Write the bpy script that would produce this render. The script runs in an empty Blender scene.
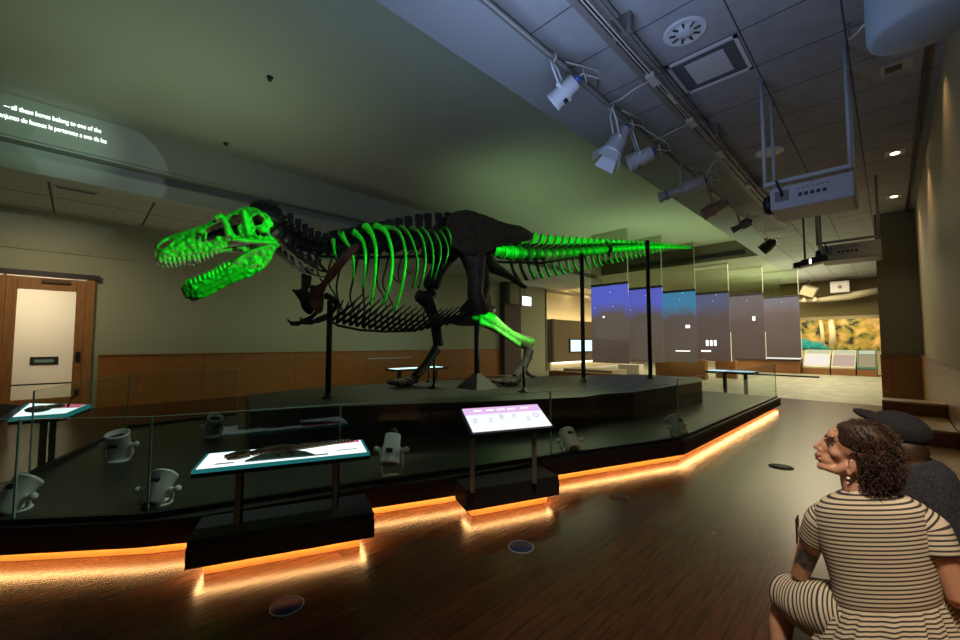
import bpy, bmesh, math, random
from mathutils import Vector, Matrix, noise
from mathutils.geometry import delaunay_2d_cdt

SC = bpy.context.scene
COL = SC.collection
R = math.radians

# ------------------------------------------------------------------ camera
FPX = 405.0; CAM_Z = 1.5
YAW = R(45.3); PITCH = math.atan(23 / 405.0)
RV = Vector((math.cos(YAW), math.sin(YAW), 0))
HV = Vector((-math.sin(YAW), math.cos(YAW), 0))
VV = HV * math.cos(PITCH) + Vector((0, 0, math.sin(PITCH)))
UV = -HV * math.sin(PITCH) + Vector((0, 0, math.cos(PITCH)))
CP = Vector((0, 0, CAM_Z))
cam_d = bpy.data.cameras.new('camera')
cam_d.sensor_width = 36; cam_d.lens = FPX / 960 * 36
cam_d.clip_start = 0.05; cam_d.clip_end = 200
cam = bpy.data.objects.new('camera', cam_d); COL.objects.link(cam)
M = Matrix((RV, UV, -VV)).transposed().to_4x4(); M.translation = CP
cam.matrix_world = M
SC.camera = cam

# ------------------------------------------------------------------ exposure, world
SC.view_settings.view_transform = 'Standard'
SC.view_settings.look = 'None'
SC.view_settings.gamma = 1
SC.view_settings.use_curve_mapping = False
SC.view_settings.exposure = 0.0
w = bpy.data.worlds.new('world'); SC.world = w; w.use_nodes = True
w.node_tree.nodes['Background'].inputs[0].default_value = (.55, .62, .5, 1)
w.node_tree.nodes['Background'].inputs[1].default_value = 0.030

def look_at(o, p, target):
    o.location = p
    d = (Vector(target) - Vector(p))
    o.rotation_euler = d.to_track_quat('-Z', 'Y').to_euler()

def area(name, p, target, size, power, color, size_y=None, spread=None):
    l = bpy.data.lights.new(name, 'AREA'); l.energy = power; l.color = color
    l.size = size
    if size_y: l.shape = 'RECTANGLE'; l.size_y = size_y
    if spread: l.spread = R(spread)
    o = bpy.data.objects.new(name, l); COL.objects.link(o); look_at(o, p, target)
    return o

def spot(name, p, target, power, color, angle, blend=.5, radius=.05, parent=None):
    l = bpy.data.lights.new(name, 'SPOT'); l.energy = power; l.color = color
    l.spot_size = R(angle); l.spot_blend = blend; l.shadow_soft_size = radius
    o = bpy.data.objects.new(name, l); COL.objects.link(o); look_at(o, p, target)
    if parent:
        o.parent = parent; o.matrix_parent_inverse = Matrix.Translation(-parent.location)
    return o

WARM = (1, .72, .42)
area('ceiling_light_far_hall', (-4.5, 23, 4.8), (-4.5, 23, 0), 7, 950, (1, .84, .54), 9)
area('ceiling_light_far_right', (-1.8, 17.5, 4.85), (-1.8, 17.5, 0), 1.6, 170, (1, .84, .54), 4)
area('ceiling_light_back_aisle', (-10.6, 6, 4.3), (-12.4, 6, 0), 1.0, 165, (.84, .92, .54), 16)
area('bounce_fill_ceiling', (-7.0, 9.5, 2.2), (-7.6, 11.0, 6), 2.4, 44, (.50, .80, .40), 8, 110)  # added upward fill, stands in for green bounce off the skeleton; no lamp here
area('bounce_fill_left_ceiling', (-6.8, 1.2, 2.3), (-7.2, 1.0, 6), 2.2, 26, (.62, .80, .52), 3, 120)  # second, weaker fill added to lift the left of the central ceiling
area('bounce_fill_far_ceiling', (-6.0, 14.5, 1.2), (-5.5, 16.5, 6), 3, 80, (.62, .95, .45), 6, 110)  # unseen greenish fill added for the ceiling past the tail
area('far_hall_ceiling_fill', (-3.6, 23.5, 3.0), (-3.6, 23.0, 6), 3.5, 120, (.90, .95, .55), 6, 150)  # added upward fill that brightens the far hall ceiling; no cove at this spot
area('blue_ceiling_fill', (-1.7, 2.2, 2.9), (-2.0, 3.0, 5.0), 1.2, 58, (.40, .58, 1), 1.8)  # unseen bluish fill added to tint the near ceiling; no screen hangs here
area('aisle_bounce_fill', (-11.6, 1.5, .6), (-11.6, 1.5, 4), 1.2, 11, (.95, .85, .55), 7, 120)  # added upward fill in place of light bounced off the aisle
area('door_frame_fill', (-10.6, -.9, 4.3), (-13, -.5, 1.6), .6, 22, (1, .82, .55), .6, 100)  # unseen fill added to brighten the oak door frame
area('hall_light_behind_visitors', (0.1, .2, 4.6), (-.05, 2.4, 0.6), .5, 24, (1, .80, .56), .5, 60)

# ------------------------------------------------------------------ pixel ray helpers (measuring)
def ray(px, py): return VV + RV * ((px - 480) / FPX) - UV * ((py - 320) / FPX)
def on_z(px, py, z):
    d = ray(px, py); return CP + d * ((z - CAM_Z) / d.z)
def on_x(px, py, x):
    d = ray(px, py); return CP + d * (x / d.x)
def on_y(px, py, y):
    d = ray(px, py); return CP + d * (y / d.y)
def at_depth(px, py, k): return CP + ray(px, py) * k

# ------------------------------------------------------------------ scene helpers
def tag(o, label=None, cat=None, group=None, kind=None):
    if label: o['label'] = label
    if cat: o['category'] = cat
    if group: o['group'] = group
    if kind: o['kind'] = kind
    return o

def thing(name, label, cat, loc=(0, 0, 0), rz=0, group=None):
    o = bpy.data.objects.new(name, None); COL.objects.link(o)
    o.location = loc; o.rotation_euler = (0, 0, rz); o.empty_display_size = .1
    return tag(o, label, cat, group)

class MB:
    """collects verts and faces, then links them as ONE mesh object"""
    def __init__(s): s.v = []; s.f = []; s.sm = []; s.att = None; s.fm = []
    def add(s, vs, fs, smooth=False, mi=0):
        k = len(s.v); s.v += [tuple(v) for v in vs]
        s.f += [tuple(i + k for i in f) for f in fs]; s.sm += [smooth] * len(fs); s.fm += [mi] * len(fs)
        return s
    def box(s, a, b, mi=0):
        x0, y0, z0 = a; x1, y1, z1 = b
        return s.add([(x0,y0,z0),(x1,y0,z0),(x1,y1,z0),(x0,y1,z0),(x0,y0,z1),(x1,y0,z1),(x1,y1,z1),(x0,y1,z1)],
              [(3,2,1,0),(4,5,6,7),(0,1,5,4),(1,2,6,5),(2,3,7,6),(3,0,4,7)], mi=mi)
    def obox(s, c, ax, ay, az, mi=0):
        c = Vector(c); ax = Vector(ax); ay = Vector(ay); az = Vector(az)
        vs = [c + i*ax + j*ay + k*az for k in (-1,1) for (i,j) in ((-1,-1),(1,-1),(1,1),(-1,1))]
        return s.add(vs, [(3,2,1,0),(4,5,6,7),(0,1,5,4),(1,2,6,5),(2,3,7,6),(3,0,4,7)], mi=mi)
    def beam(s, p, q, w, h, up=(0,0,1), mi=0):
        p = Vector(p); q = Vector(q); d = (q - p); L = d.length; d.normalize()
        sd = d.cross(Vector(up))
        if sd.length < 1e-4: sd = d.cross(Vector((1,0,0)))
        sd.normalize(); u = sd.cross(d)
        return s.obox((p+q)/2, sd*w/2, d*L/2, u*h/2, mi=mi)
    def tube(s, pts, rad, seg=8, flat=1.0, cap=True, mi=0):
        pts = [Vector(p) for p in pts]; n = len(pts)
        if not isinstance(rad, (list, tuple)): rad = [rad]*n
        t0 = (pts[1]-pts[0]).normalized()
        a = t0.orthogonal().normalized()
        rings = []
        for i in range(n):
            t = (pts[min(i+1,n-1)] - pts[max(i-1,0)]).normalized()
            a = (a - t*a.dot(t))
            a = a.normalized() if a.length > 1e-6 else t.orthogonal().normalized()
            b = t.cross(a)
            rings.append([pts[i] + (a*math.cos(2*math.pi*j/seg) + b*flat*math.sin(2*math.pi*j/seg))*rad[i] for j in range(seg)])
        vs = [p for r_ in rings for p in r_]
        fs = [(i*seg+j, i*seg+(j+1)%seg, (i+1)*seg+(j+1)%seg, (i+1)*seg+j) for i in range(n-1) for j in range(seg)]
        if cap: fs += [tuple(reversed(range(seg))), tuple((n-1)*seg+j for j in range(seg))]
        return s.add(vs, fs, True, mi)
    def ring(s, c, axis, r, rt, seg=24, sub=6, a0=0, a1=2*math.pi, mi=0):
        axis = Vector(axis).normalized(); u = axis.orthogonal().normalized(); v = axis.cross(u)
        n = seg if a1-a0 > 6.28 else seg+1
        pts = [Vector(c) + (u*math.cos(a0+(a1-a0)*i/seg) + v*math.sin(a0+(a1-a0)*i/seg))*r for i in range(n)]
        if n == seg: pts.append(pts[0])
        return s.tube(pts, rt, sub, mi=mi)
    def lathe(s, c, axis, prof, seg=20, mi=0, cap=True):
        axis = Vector(axis).normalized(); u = axis.orthogonal().normalized(); v = axis.cross(u); c = Vector(c)
        vs = [c + axis*h + (u*math.cos(2*math.pi*j/seg)+v*math.sin(2*math.pi*j/seg))*max(r,1e-4) for (r,h) in prof for j in range(seg)]
        n = len(prof)
        fs = [(i*seg+j, i*seg+(j+1)%seg, (i+1)*seg+(j+1)%seg, (i+1)*seg+j) for i in range(n-1) for j in range(seg)]
        if cap: fs += [tuple(reversed(range(seg))), tuple((n-1)*seg+j for j in range(seg))]
        return s.add(vs, fs, True, mi)
    def ell(s, c, rx, ry, rz, rot=None, nu=16, nv=10, mi=0):
        c = Vector(c); vs = []; fs = []
        for i in range(nv+1):
            th = math.pi*i/nv
            for j in range(nu):
                ph = 2*math.pi*j/nu
                p = Vector((rx*math.sin(th)*math.cos(ph), ry*math.sin(th)*math.sin(ph), rz*math.cos(th)))
                if rot is not None: p = rot @ p
                vs.append(c+p)
        for i in range(nv):
            for j in range(nu):
                fs.append((i*nu+j, (i+1)*nu+j, (i+1)*nu+(j+1)%nu, i*nu+(j+1)%nu))
        return s.add(vs, fs, True, mi)
    def prism(s, poly, z0, z1, mi=0):
        n = len(poly)
        vs = [(p[0],p[1],z0) for p in poly] + [(p[0],p[1],z1) for p in poly]
        a = sum(poly[i][0]*poly[(i+1)%n][1]-poly[(i+1)%n][0]*poly[i][1] for i in range(n))
        fs = [tuple(reversed(range(n))), tuple(range(n,2*n))] + [(i,(i+1)%n,n+(i+1)%n,n+i) for i in range(n)]
        if a < 0: fs = [tuple(reversed(f)) for f in fs]
        return s.add(vs, fs, mi=mi)
    def build(s, name, mat, parent=None, world=False, mods=(), bevel=0):
        me = bpy.data.meshes.new(name)
        vs = s.v
        if world and parent is not None:
            o_ = Vector((0,0,0)); q = parent
            while q is not None: o_ = o_ + Vector(q.location); q = q.parent
            vs = [tuple(Vector(v) - o_) for v in vs]
        me.from_pydata(vs, [], s.f); me.update()
        me.polygons.foreach_set('use_smooth', s.sm)
        mats = mat if isinstance(mat, (list, tuple)) else [mat]
        for m in mats: me.materials.append(m)
        if len(mats) > 1: me.polygons.foreach_set('material_index', s.fm)
        if s.att is not None:
            at = me.attributes.new('st', 'FLOAT', 'POINT'); at.data.foreach_set('value', s.att)
        o = bpy.data.objects.new(name, me); COL.objects.link(o)
        if parent is not None: o.parent = parent
        if bevel:
            m = o.modifiers.new('bevel', 'BEVEL'); m.width = bevel; m.segments = 2; m.limit_method = 'ANGLE'
        for (kind, kw) in mods:
            m = o.modifiers.new(kind.lower(), kind)
            for k_, v_ in kw.items(): setattr(m, k_, v_)
        return o

def REM(vx, it=4, f=.6): return [('REMESH', dict(mode='VOXEL', voxel_size=vx, use_smooth_shade=True)), ('SMOOTH', dict(iterations=it, factor=f))]

def struct(name, mb, mat, **k): return tag(mb.build(name, mat, **k), kind='structure')

# ------------------------------------------------------------------ materials
def mat(name, col, rough=.6, metal=0, col2=None, scale=8, stretch=(1,1,1), bump=0, bscale=None, spec=.5, emit=None, estr=0, detail=4, coords='Object'):
    m = bpy.data.materials.new(name); m.use_nodes = True; nt = m.node_tree; b = nt.nodes['Principled BSDF']
    b.inputs['Base Color'].default_value = (*col, 1); b.inputs['Roughness'].default_value = rough
    b.inputs['Metallic'].default_value = metal; b.inputs['Specular IOR Level'].default_value = spec
    if emit: b.inputs['Emission Color'].default_value = (*emit, 1); b.inputs['Emission Strength'].default_value = estr
    if col2 or bump:
        tc = nt.nodes.new('ShaderNodeTexCoord'); mp = nt.nodes.new('ShaderNodeMapping'); mp.inputs['Scale'].default_value = stretch
        nt.links.new(tc.outputs[coords], mp.inputs[0])
        nz = nt.nodes.new('ShaderNodeTexNoise'); nz.inputs['Scale'].default_value = scale; nz.inputs['Detail'].default_value = detail
        nt.links.new(mp.outputs[0], nz.inputs['Vector'])
        if col2:
            rp = nt.nodes.new('ShaderNodeValToRGB'); rp.color_ramp.elements[0].color = (*col, 1); rp.color_ramp.elements[1].color = (*col2, 1)
            rp.color_ramp.elements[0].position = .35; rp.color_ramp.elements[1].position = .65
            nt.links.new(nz.outputs[0], rp.inputs[0]); nt.links.new(rp.outputs[0], b.inputs['Base Color'])
        if bump:
            n2 = nz
            if bscale:
                n2 = nt.nodes.new('ShaderNodeTexNoise'); n2.inputs['Scale'].default_value = bscale; nt.links.new(mp.outputs[0], n2.inputs['Vector'])
            bp = nt.nodes.new('ShaderNodeBump'); bp.inputs['Strength'].default_value = bump; bp.inputs['Distance'].default_value = .02
            nt.links.new(n2.outputs[0], bp.inputs['Height']); nt.links.new(bp.outputs[0], b.inputs['Normal'])
    return m

def emis(name, col, s):
    m = bpy.data.materials.new(name); m.use_nodes = True; nt = m.node_tree; nt.nodes.clear()
    o = nt.nodes.new('ShaderNodeOutputMaterial'); e = nt.nodes.new('ShaderNodeEmission')
    e.inputs[0].default_value = (*col, 1); e.inputs[1].default_value = s
    nt.links.new(e.outputs[0], o.inputs[0]); return m

def tile_mat(name, col, line, bw, rh, off=(0,0,0), mortar=.012, rough=.8, col2=None, axes='XY', boff=0.0, nz_amt=.08, spec=.3, bump=.3, nscale=(1,1,1)):
    """brick-texture grid in object space (object origin = world origin)"""
    m = bpy.data.materials.new(name); m.use_nodes = True; nt = m.node_tree; b = nt.nodes['Principled BSDF']
    b.inputs['Roughness'].default_value = rough; b.inputs['Specular IOR Level'].default_value = spec
    tc = nt.nodes.new('ShaderNodeTexCoord'); sep = nt.nodes.new('ShaderNodeSeparateXYZ'); cmb = nt.nodes.new('ShaderNodeCombineXYZ')
    nt.links.new(tc.outputs['Object'], sep.inputs[0])
    nt.links.new(sep.outputs[axes[0]], cmb.inputs[0]); nt.links.new(sep.outputs[axes[1]], cmb.inputs[1])
    mp = nt.nodes.new('ShaderNodeMapping'); mp.inputs['Location'].default_value = off; nt.links.new(cmb.outputs[0], mp.inputs[0])
    br = nt.nodes.new('ShaderNodeTexBrick'); br.offset = boff; br.squash = 1
    br.inputs['Scale'].default_value = 1; br.inputs['Brick Width'].default_value = bw; br.inputs['Row Height'].default_value = rh
    br.inputs['Mortar Size'].default_value = mortar; br.inputs['Mortar Smooth'].default_value = .1; br.inputs['Bias'].default_value = 0
    br.inputs['Color1'].default_value = (*col, 1); br.inputs['Color2'].default_value = (*(col2 or col), 1); br.inputs['Mortar'].default_value = (*line, 1)
    nt.links.new(mp.outputs[0], br.inputs[0])
    m2 = nt.nodes.new('ShaderNodeMapping'); m2.inputs['Scale'].default_value = nscale; nt.links.new(tc.outputs['Object'], m2.inputs[0])
    nz = nt.nodes.new('ShaderNodeTexNoise'); nz.inputs['Scale'].default_value = 5; nz.inputs['Detail'].default_value = 6; nt.links.new(m2.outputs[0], nz.inputs['Vector'])
    mr = nt.nodes.new('ShaderNodeMapRange'); mr.inputs[1].default_value = .3; mr.inputs[2].default_value = .7
    mr.inputs[3].default_value = 1-nz_amt; mr.inputs[4].default_value = 1+nz_amt; nt.links.new(nz.outputs[0], mr.inputs[0])
    vm = nt.nodes.new('ShaderNodeVectorMath'); vm.operation = 'SCALE'; nt.links.new(br.outputs[0], vm.inputs[0]); nt.links.new(mr.outputs[0], vm.inputs['Scale'])
    nt.links.new(vm.outputs[0], b.inputs['Base Color'])
    bp = nt.nodes.new('ShaderNodeBump'); bp.inputs['Strength'].default_value = bump; bp.inputs['Distance'].default_value = .01; bp.invert = True
    nt.links.new(br.outputs['Fac'], bp.inputs['Height']); nt.links.new(bp.outputs[0], b.inputs['Normal'])
    return m

def glass_mat(name, tint, base=.04, gl=(.9,1,.95)):
    m = bpy.data.materials.new(name); m.use_nodes = True; nt = m.node_tree; nt.nodes.clear()
    o = nt.nodes.new('ShaderNodeOutputMaterial'); mx = nt.nodes.new('ShaderNodeMixShader')
    t = nt.nodes.new('ShaderNodeBsdfTransparent'); t.inputs[0].default_value = (*tint, 1)
    g = nt.nodes.new('ShaderNodeBsdfGlossy'); g.inputs['Roughness'].default_value = 0; g.inputs[0].default_value = (*gl, 1)
    lw = nt.nodes.new('ShaderNodeLayerWeight'); lw.inputs[0].default_value = .5
    pw = nt.nodes.new('ShaderNodeMath'); pw.operation = 'POWER'; pw.inputs[1].default_value = 4.5; nt.links.new(lw.outputs['Facing'], pw.inputs[0])
    ma = nt.nodes.new('ShaderNodeMath'); ma.operation = 'MULTIPLY_ADD'; ma.inputs[1].default_value = .35; ma.inputs[2].default_value = .018; nt.links.new(pw.outputs[0], ma.inputs[0])
    nt.links.new(ma.outputs[0], mx.inputs[0]); nt.links.new(t.outputs[0], mx.inputs[1]); nt.links.new(g.outputs[0], mx.inputs[2])
    nt.links.new(mx.outputs[0], o.inputs[0]); return m

MT = {}
MT['ceil_hi'] = mat('smooth_ceiling_paint', (.40,.42,.34), .9, spec=.2)
MT['tile'] = tile_mat('ceiling_tile', (.34,.33,.34), (.08,.08,.08), .815, .795, (.205+.815*20, -4.20+.795*20, 0), .009)
MT['tile_l'] = tile_mat('aisle_ceiling_tile', (.40,.41,.33), (.08,.08,.07), 1.2, 1.5, (20,20,0), .02)
MT['band'] = mat('plaster_band', (.42,.44,.38), .9, spec=.2)
MT['wall'] = mat('wall_paint_olive_grey', (.34,.36,.26), .85, spec=.2)
MT['wall_warm'] = mat('wall_paint_warm', (.50,.44,.30), .8, spec=.25)
MT['wood_w'] = tile_mat('wainscot_wood', (.30,.125,.035), (.10,.04,.015), 2.4, 1.3, (0,.1,0), .006, rough=.45, col2=(.27,.11,.03), axes='YZ', nz_amt=.22, spec=.4, nscale=(1,.6,9))
MT['wood_x'] = tile_mat('wainscot_wood_end', (.28,.12,.04), (.08,.03,.015), 1.6, .6, (0,.0,0), .004, rough=.5, axes='XZ', nz_amt=.22, nscale=(.6,1,9))
MT['wood'] = mat('plinth_wood', (.34,.15,.05), .45, col2=(.26,.11,.035), scale=5, stretch=(1,1,8))
MT['bench'] = mat('bench_wood', (.22,.085,.03), .45, col2=(.16,.06,.02), scale=5, stretch=(1,6,6))
MT['seat'] = mat('bench_seat_wood', (.50,.30,.12), .4, col2=(.44,.25,.10), scale=4, stretch=(6,1,1))
MT['floor'] = tile_mat('dark_wood_floor', (.060,.022,.010), (.022,.008,.005), 2.2, .11, (0,0,0), .0025, rough=.27, col2=(.042,.016,.008), axes='YX', boff=.37, nz_amt=.35, spec=.16, bump=.1, nscale=(9,.6,1))
MT['stone'] = tile_mat('pale_stone_floor', (.42,.42,.34), (.30,.30,.25), 1.2, 1.2, (0,0,0), .008, rough=.4, col2=(.38,.39,.31), nz_amt=.25, nscale=(.5,.5,.5))
MT['deck'] = mat('deck_dark_green_laminate', (.022,.026,.020), .38, spec=.5)
MT['deckup'] = mat('upper_deck_dark_laminate', (.014,.019,.016), .45, spec=.5)
MT['fascia'] = mat('fascia_dark_brown', (.020,.014,.012), .5)
MT['kick'] = mat('toe_kick_wood', (.46,.19,.06), .5, col2=(.45,.19,.05), scale=3, stretch=(1,1,12))
MT['led'] = emis('led_strip_amber', (1,.55,.20), 62)
MT['black'] = mat('black_satin', (.012,.012,.013), .45)
MT['matte'] = mat('matte_black', (.02,.02,.022), .8)
MT['steel'] = mat('brushed_steel', (.22,.21,.19), .5, metal=.2)
MT['blacksteel'] = mat('black_steel', (.010,.011,.011), .5)
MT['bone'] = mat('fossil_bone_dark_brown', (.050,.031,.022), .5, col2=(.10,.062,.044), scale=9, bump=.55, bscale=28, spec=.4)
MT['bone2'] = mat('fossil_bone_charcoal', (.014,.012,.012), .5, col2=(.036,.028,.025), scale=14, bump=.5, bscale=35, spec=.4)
MT['scap'] = mat('fossil_bone_red_brown', (.16,.075,.045), .6, col2=(.22,.11,.065), scale=9, bump=.4, bscale=28, spec=.3)
MT['tooth'] = mat('fossil_tooth', (.10,.07,.05), .3, spec=.6)
MT['white_paint'] = mat('white_lamp_paint', (.62,.62,.64), .45)
MT['deck_lamp'] = mat('grey_green_lamp_paint', (.66,.72,.66), .5)
MT['rail'] = mat('grey_rail_paint', (.20,.18,.16), .5, metal=.2)
MT['track'] = mat('white_track_paint', (.45,.40,.34), .5)
MT['proj'] = mat('projector_white_plastic', (.52,.50,.52), .5)
MT['cable'] = mat('white_cable', (.5,.45,.38), .6)
MT['blue_plug'] = mat('blue_connector', (.04,.09,.32), .4)
MT['glass'] = glass_mat('barrier_glass', (.93,.97,.94))
MT['glass_edge'] = mat('glass_edge_green', (.25,.42,.34), .2, spec=.6)
MT['scrim'] = glass_mat('clear_hanging_panel', (.74,.78,.68))
MT['doorglass'] = glass_mat('door_glass', (.93,.95,.93))
MT['door'] = mat('door_oak', (.36,.17,.055), .42, col2=(.28,.12,.035), scale=4, stretch=(8,8,.8))
MT['brass'] = mat('dark_bronze', (.10,.07,.04), .4, metal=.7)
MT['fire'] = emis('exit_sign_lit_face', (.85,1,.95), 3.2)
# ================================================================== LARGE STRUCTURE
SEAM_Y = 13.7
XW, XL = .58, -13.0          # right wall, left (back) wall
ZC, ZH, ZL = 4.9, 5.62, 4.4  # right ceiling, raised centre, aisle ceiling
XS, XB = -3.46, -10.1        # soffit edge, far edge of the raised ceiling
YE = 18.6                    # end of the raised ceiling
YF = 31.0                    # far wall
struct('floor', MB().box((-13.2,-4,-.1),(XW+.1,SEAM_Y,0)), MT['floor'])
struct('floor_stone', MB().box((-17,SEAM_Y,-.1),(XW+.1,YF+.4,.002)), MT['stone'])
struct('ceiling_right', MB().box((-2.66,-3,ZC),(XW+.1,YF+.2,ZC+.12)), MT['tile'])
struct('ceiling_margin', MB().box((XS,-3,ZC),(-2.66,YF+.2,ZC+.10)), mat('ceiling_margin_paint', (.34,.34,.35), .85))
struct('ceiling_center', MB().box((XB-.1,-3,ZH),(XS+.1,YE+.3,ZH+.12)), MT['ceil_hi'])
struct('ceiling_far', MB().box((-17,YE+.1,ZC),(XS,YF+.2,ZC+.12)), MT['ceil_hi'])
struct('wall_soffit_right', MB().box((XS+.002,-3,ZC+.10),(XS+.1,YE,ZH)), MT['band'])
e = MB().box((XB,YE,ZC),(XS,YE+.12,ZH))
struct('wall_soffit_end', e, mat('soffit_end_brown', (.16,.12,.09), .9))
e = MB().box((-8.6,YE-.032,5.02),(-3.9,YE-.002,5.2))
for i in range(6): e.box((-8.3+i*.75,YE-.05,5.05),(-7.9+i*.75,YE-.03,5.17))
tag(e.build('slot_diffuser', MT['black']), 'long black slot air diffuser in the brown end face of the raised ceiling', 'air vent')
# left side of the raised ceiling: stepped band
struct('wall_band_upper', MB().box((XB-.12,-3,4.92),(XB,YE,ZH)), MT['band'])
struct('trim_1', MB().box((XB-.12,-3,4.62),(XB+.03,YE,4.66)).box((XB-.35,-3,4.88),(XB,YE,4.93)), MT['band'])
struct('wall_band_lower', MB().box((XB-.35,-3,4.66),(XB-.25,YE,4.9)), MT['band'])
struct('trim_2', MB().box((XB-.30,-3,ZL-.04),(XB+.06,YE,4.63)), MT['band'])
struct('ceiling_left', MB().box((XL-4,-3,ZL),(XB-.2,YE+.2,ZL+.1)), MT['tile_l'])
# back (left) wall
YP = 14.2
def wall_seg(mb, y0, y1, z0, z1): mb.box((XL-.15,y0,z0),(XL,y1,z1))
wl = MB(); wall_seg(wl,-3,-2.6,0,ZL); wall_seg(wl,.22,17.9,0,ZL); wall_seg(wl,-2.6,.22,3.0,ZL)
struct('wall_left', wl, MT['wall'])
struct('baseboard_left', MB().box((XL,.34,0),(XL+.05,YP,1.19)).box((XL,.34,1.19),(XL+.07,YP,1.23)), MT['wood_w'])
struct('trim_3', MB().box((XL,-3,3.52),(XL+.03,.9,3.56)), MT['wall'])
pl = MB().box((XL,YP,0),(XL+.30,15.4,4.4))
struct('wall_pillar', pl, mat('pillar_dark_brown', (.07,.05,.045), .7))
tag(MB().box((XL+.3,14.35,3.35),(XL+.5,15.05,4.35)).build('wall_speaker', mat('speaker_grey', (.17,.18,.14), .7), bevel=.02), 'grey box speaker high on the dark pillar behind the skeleton hips', 'speaker')
# corner past the pillar, then the alcove with its cove light
struct('wall_end_left', MB().box((XL-1.5,17.8,0),(XL,17.95,ZL+.5)), MT['wall'])
struct('wall_alcove', MB().box((-14.5,17.95,0),(-14.35,YF,ZC)), MT['wall_warm'])
struct('ceiling_alcove_cove', MB().box((XL-.1,17.95,ZL-.15),(XL+.05,YF,ZL)).box((XL-1.5,17.95,ZC-.05),(XL,YF,ZC)), MT['wall_warm'])
cp = thing('alcove_partition', 'dark low partition wall with light glowing along its top beside the hanging panels', 'partition', (-13.5,20,0))
MB().box((-13.7,18.9,.42),(-13.35,29,2.85)).build('panel', mat('partition_brown', (.16,.12,.07), .7), cp, True)
MB().box((-13.36,18.85,.42),(-13.33,19.05,2.85)).build('edge_post', MT['black'], cp, True)
MB().box((-13.72,18.9,.0),(-13.5,29,.42)).build('plinth', MT['wall_warm'], cp, True)
MB().box((-13.95,19,2.75),(-13.78,29,2.80)).build('light_strip', emis('cove_tube_warm', (1,.78,.42), 16), cp, True)
MB().box((-13.42,19,.34),(-13.38,29,.38)).build('light_strip', emis('base_tube_warm', (1,.85,.6), 10), cp, True)
area('alcove_wash', (-13.6,22,4.7), (-14.3,22,2), .4, 40, (1,.75,.4), 7)
ms = thing('wall_monitor', 'small lit pale blue monitor on the dark partition beside the first panel', 'monitor', (-13.3,22,1.2))
MB().box((-13.34,20.6,.95),(-13.28,23.2,1.75)).build('housing', MT['black'], ms, True)
MB().box((-13.285,20.7,1.0),(-13.27,23.1,1.68)).build('screen', emis('pale_screen', (.6,.95,1), 1.6), ms, True)
# far wall with the diorama opening
struct('wall_far', MB().box((-17,YF,2.85),(XW+.1,YF+.15,ZC)).box((-17,YF,0),(-4.1,YF+.15,2.85)).box((-.25,YF,0),(XW,YF+.15,2.85)).box((-4.1,YF,0),(-.25,YF+.15,1.1)), MT['wall_warm'])
# column at the end of the right wall
YCOL = 14.9
struct('wall_return', MB().box((-.17,YCOL,0),(XW,YCOL+.5,ZC)), mat('return_wall_grey_brown', (.19,.17,.12), .8))
struct('baseboard_return', MB().box((-.19,YCOL-.04,0),(XW,YCOL,1.17)).box((-.20,YCOL-.05,1.17),(XW,YCOL,1.20)), MT['wood_x'])
struct('wall_right', MB().box((XW,-3,0),(XW+.15,YCOL+.1,ZC)), mat('right_wall_paint', (.44,.34,.21), .75))
struct('baseboard_right', MB().box((XW-.05,-3,0),(XW,YCOL,1.17)), mat('right_wainscot_wood', (.42,.22,.09), .4, col2=(.36,.18,.07), scale=4, stretch=(1,1,7)))
struct('trim_4', MB().box((XW-.06,-3,1.17),(XW+.01,YCOL,1.20)), MT['wood'])
struct('trim_5', MB().box((XW-.16,-3,ZC-.05),(XW-.12,YCOL,ZC)), MT['black'])

# ------------------------------------------------------------------ doors in the back wall
struct('door_frame_beam', MB().box((XL,-2.6,2.95),(XL+.12,.3,3.06)), MT['fascia'])
dd = thing('door_1', 'oak framed glass door with a black plaque on the lit wall behind', 'door', (XL,-.55,0)); dd['kind']='structure'
def door_leaf(root, y0, y1, zt):
    X0, X1 = XL-.03, XL+.05
    MB().box((X0,y0,0),(X1,y0+.16,zt)).box((X0,y1-.16,0),(X1,y1,zt)).box((X0,y0+.16,zt-.26),(X1,y1-.16,zt)).box((X0,y0+.16,0),(X1,y1-.16,.3)).build('frame', MT['door'], root, True, bevel=.008)
    MB().box((XL,y0+.16,.3),(XL+.012,y1-.16,zt-.26)).build('pane', MT['doorglass'], root, True)
    MB().box((X1,y0+.16,.60),(X1+.04,y1-.16,.63)).build('push_bar', MT['black'], root, True)
    MB().box((X1,y1-.12,1.1),(X1+.04,y1-.05,1.3)).build('lock', MT['black'], root, True)
    MB().box((X1,y0+.5,zt-.1),(X1+.06,y0+.95,zt-.03)).build('door_closer', MT['brass'], root, True)
door_leaf(dd, -1.13, .08, 2.92)
d2 = thing('door_2', 'oak framed glass door cut by the left edge of the picture', 'door', (XL,-1.9,0)); d2['kind']='structure'
door_leaf(d2, -2.4, -1.17, 2.92)
struct('trim_6', MB().box((XL-.02,-1.17,0),(XL+.10,-1.13,2.95)).box((XL-.02,.08,0),(XL+.10,.22,2.98)), MT['door'])
struct('wall_lobby', MB().box((-15.6,-4,0),(-15.5,2,3.4)), mat('lobby_wall_white', (.80,.72,.60), .8))
struct('floor_lobby', MB().box((-15.6,-4,-.1),(-13.2,2,0)), MT['floor'])
struct('ceiling_lobby', MB().box((-15.6,-4,3.3),(-13.15,2,3.4)), MT['wall_warm'])
area('lobby_light', (-14.3,-.9,3.2), (-15.4,-.9,1.4), 1.0, 100, (1,.84,.62), 2.5)
ps = thing('lobby_plaque', 'small black plaque on the bright wall seen through the door', 'sign', (-15.49,-.75,1.2))
pp = on_x(30,357,-15.49); pq = on_x(58,364,-15.49)
MB().box((-15.5,pp.y,pq.z),(-15.47,pq.y,pp.z)).build('board', MT['black'], ps, True)
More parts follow.
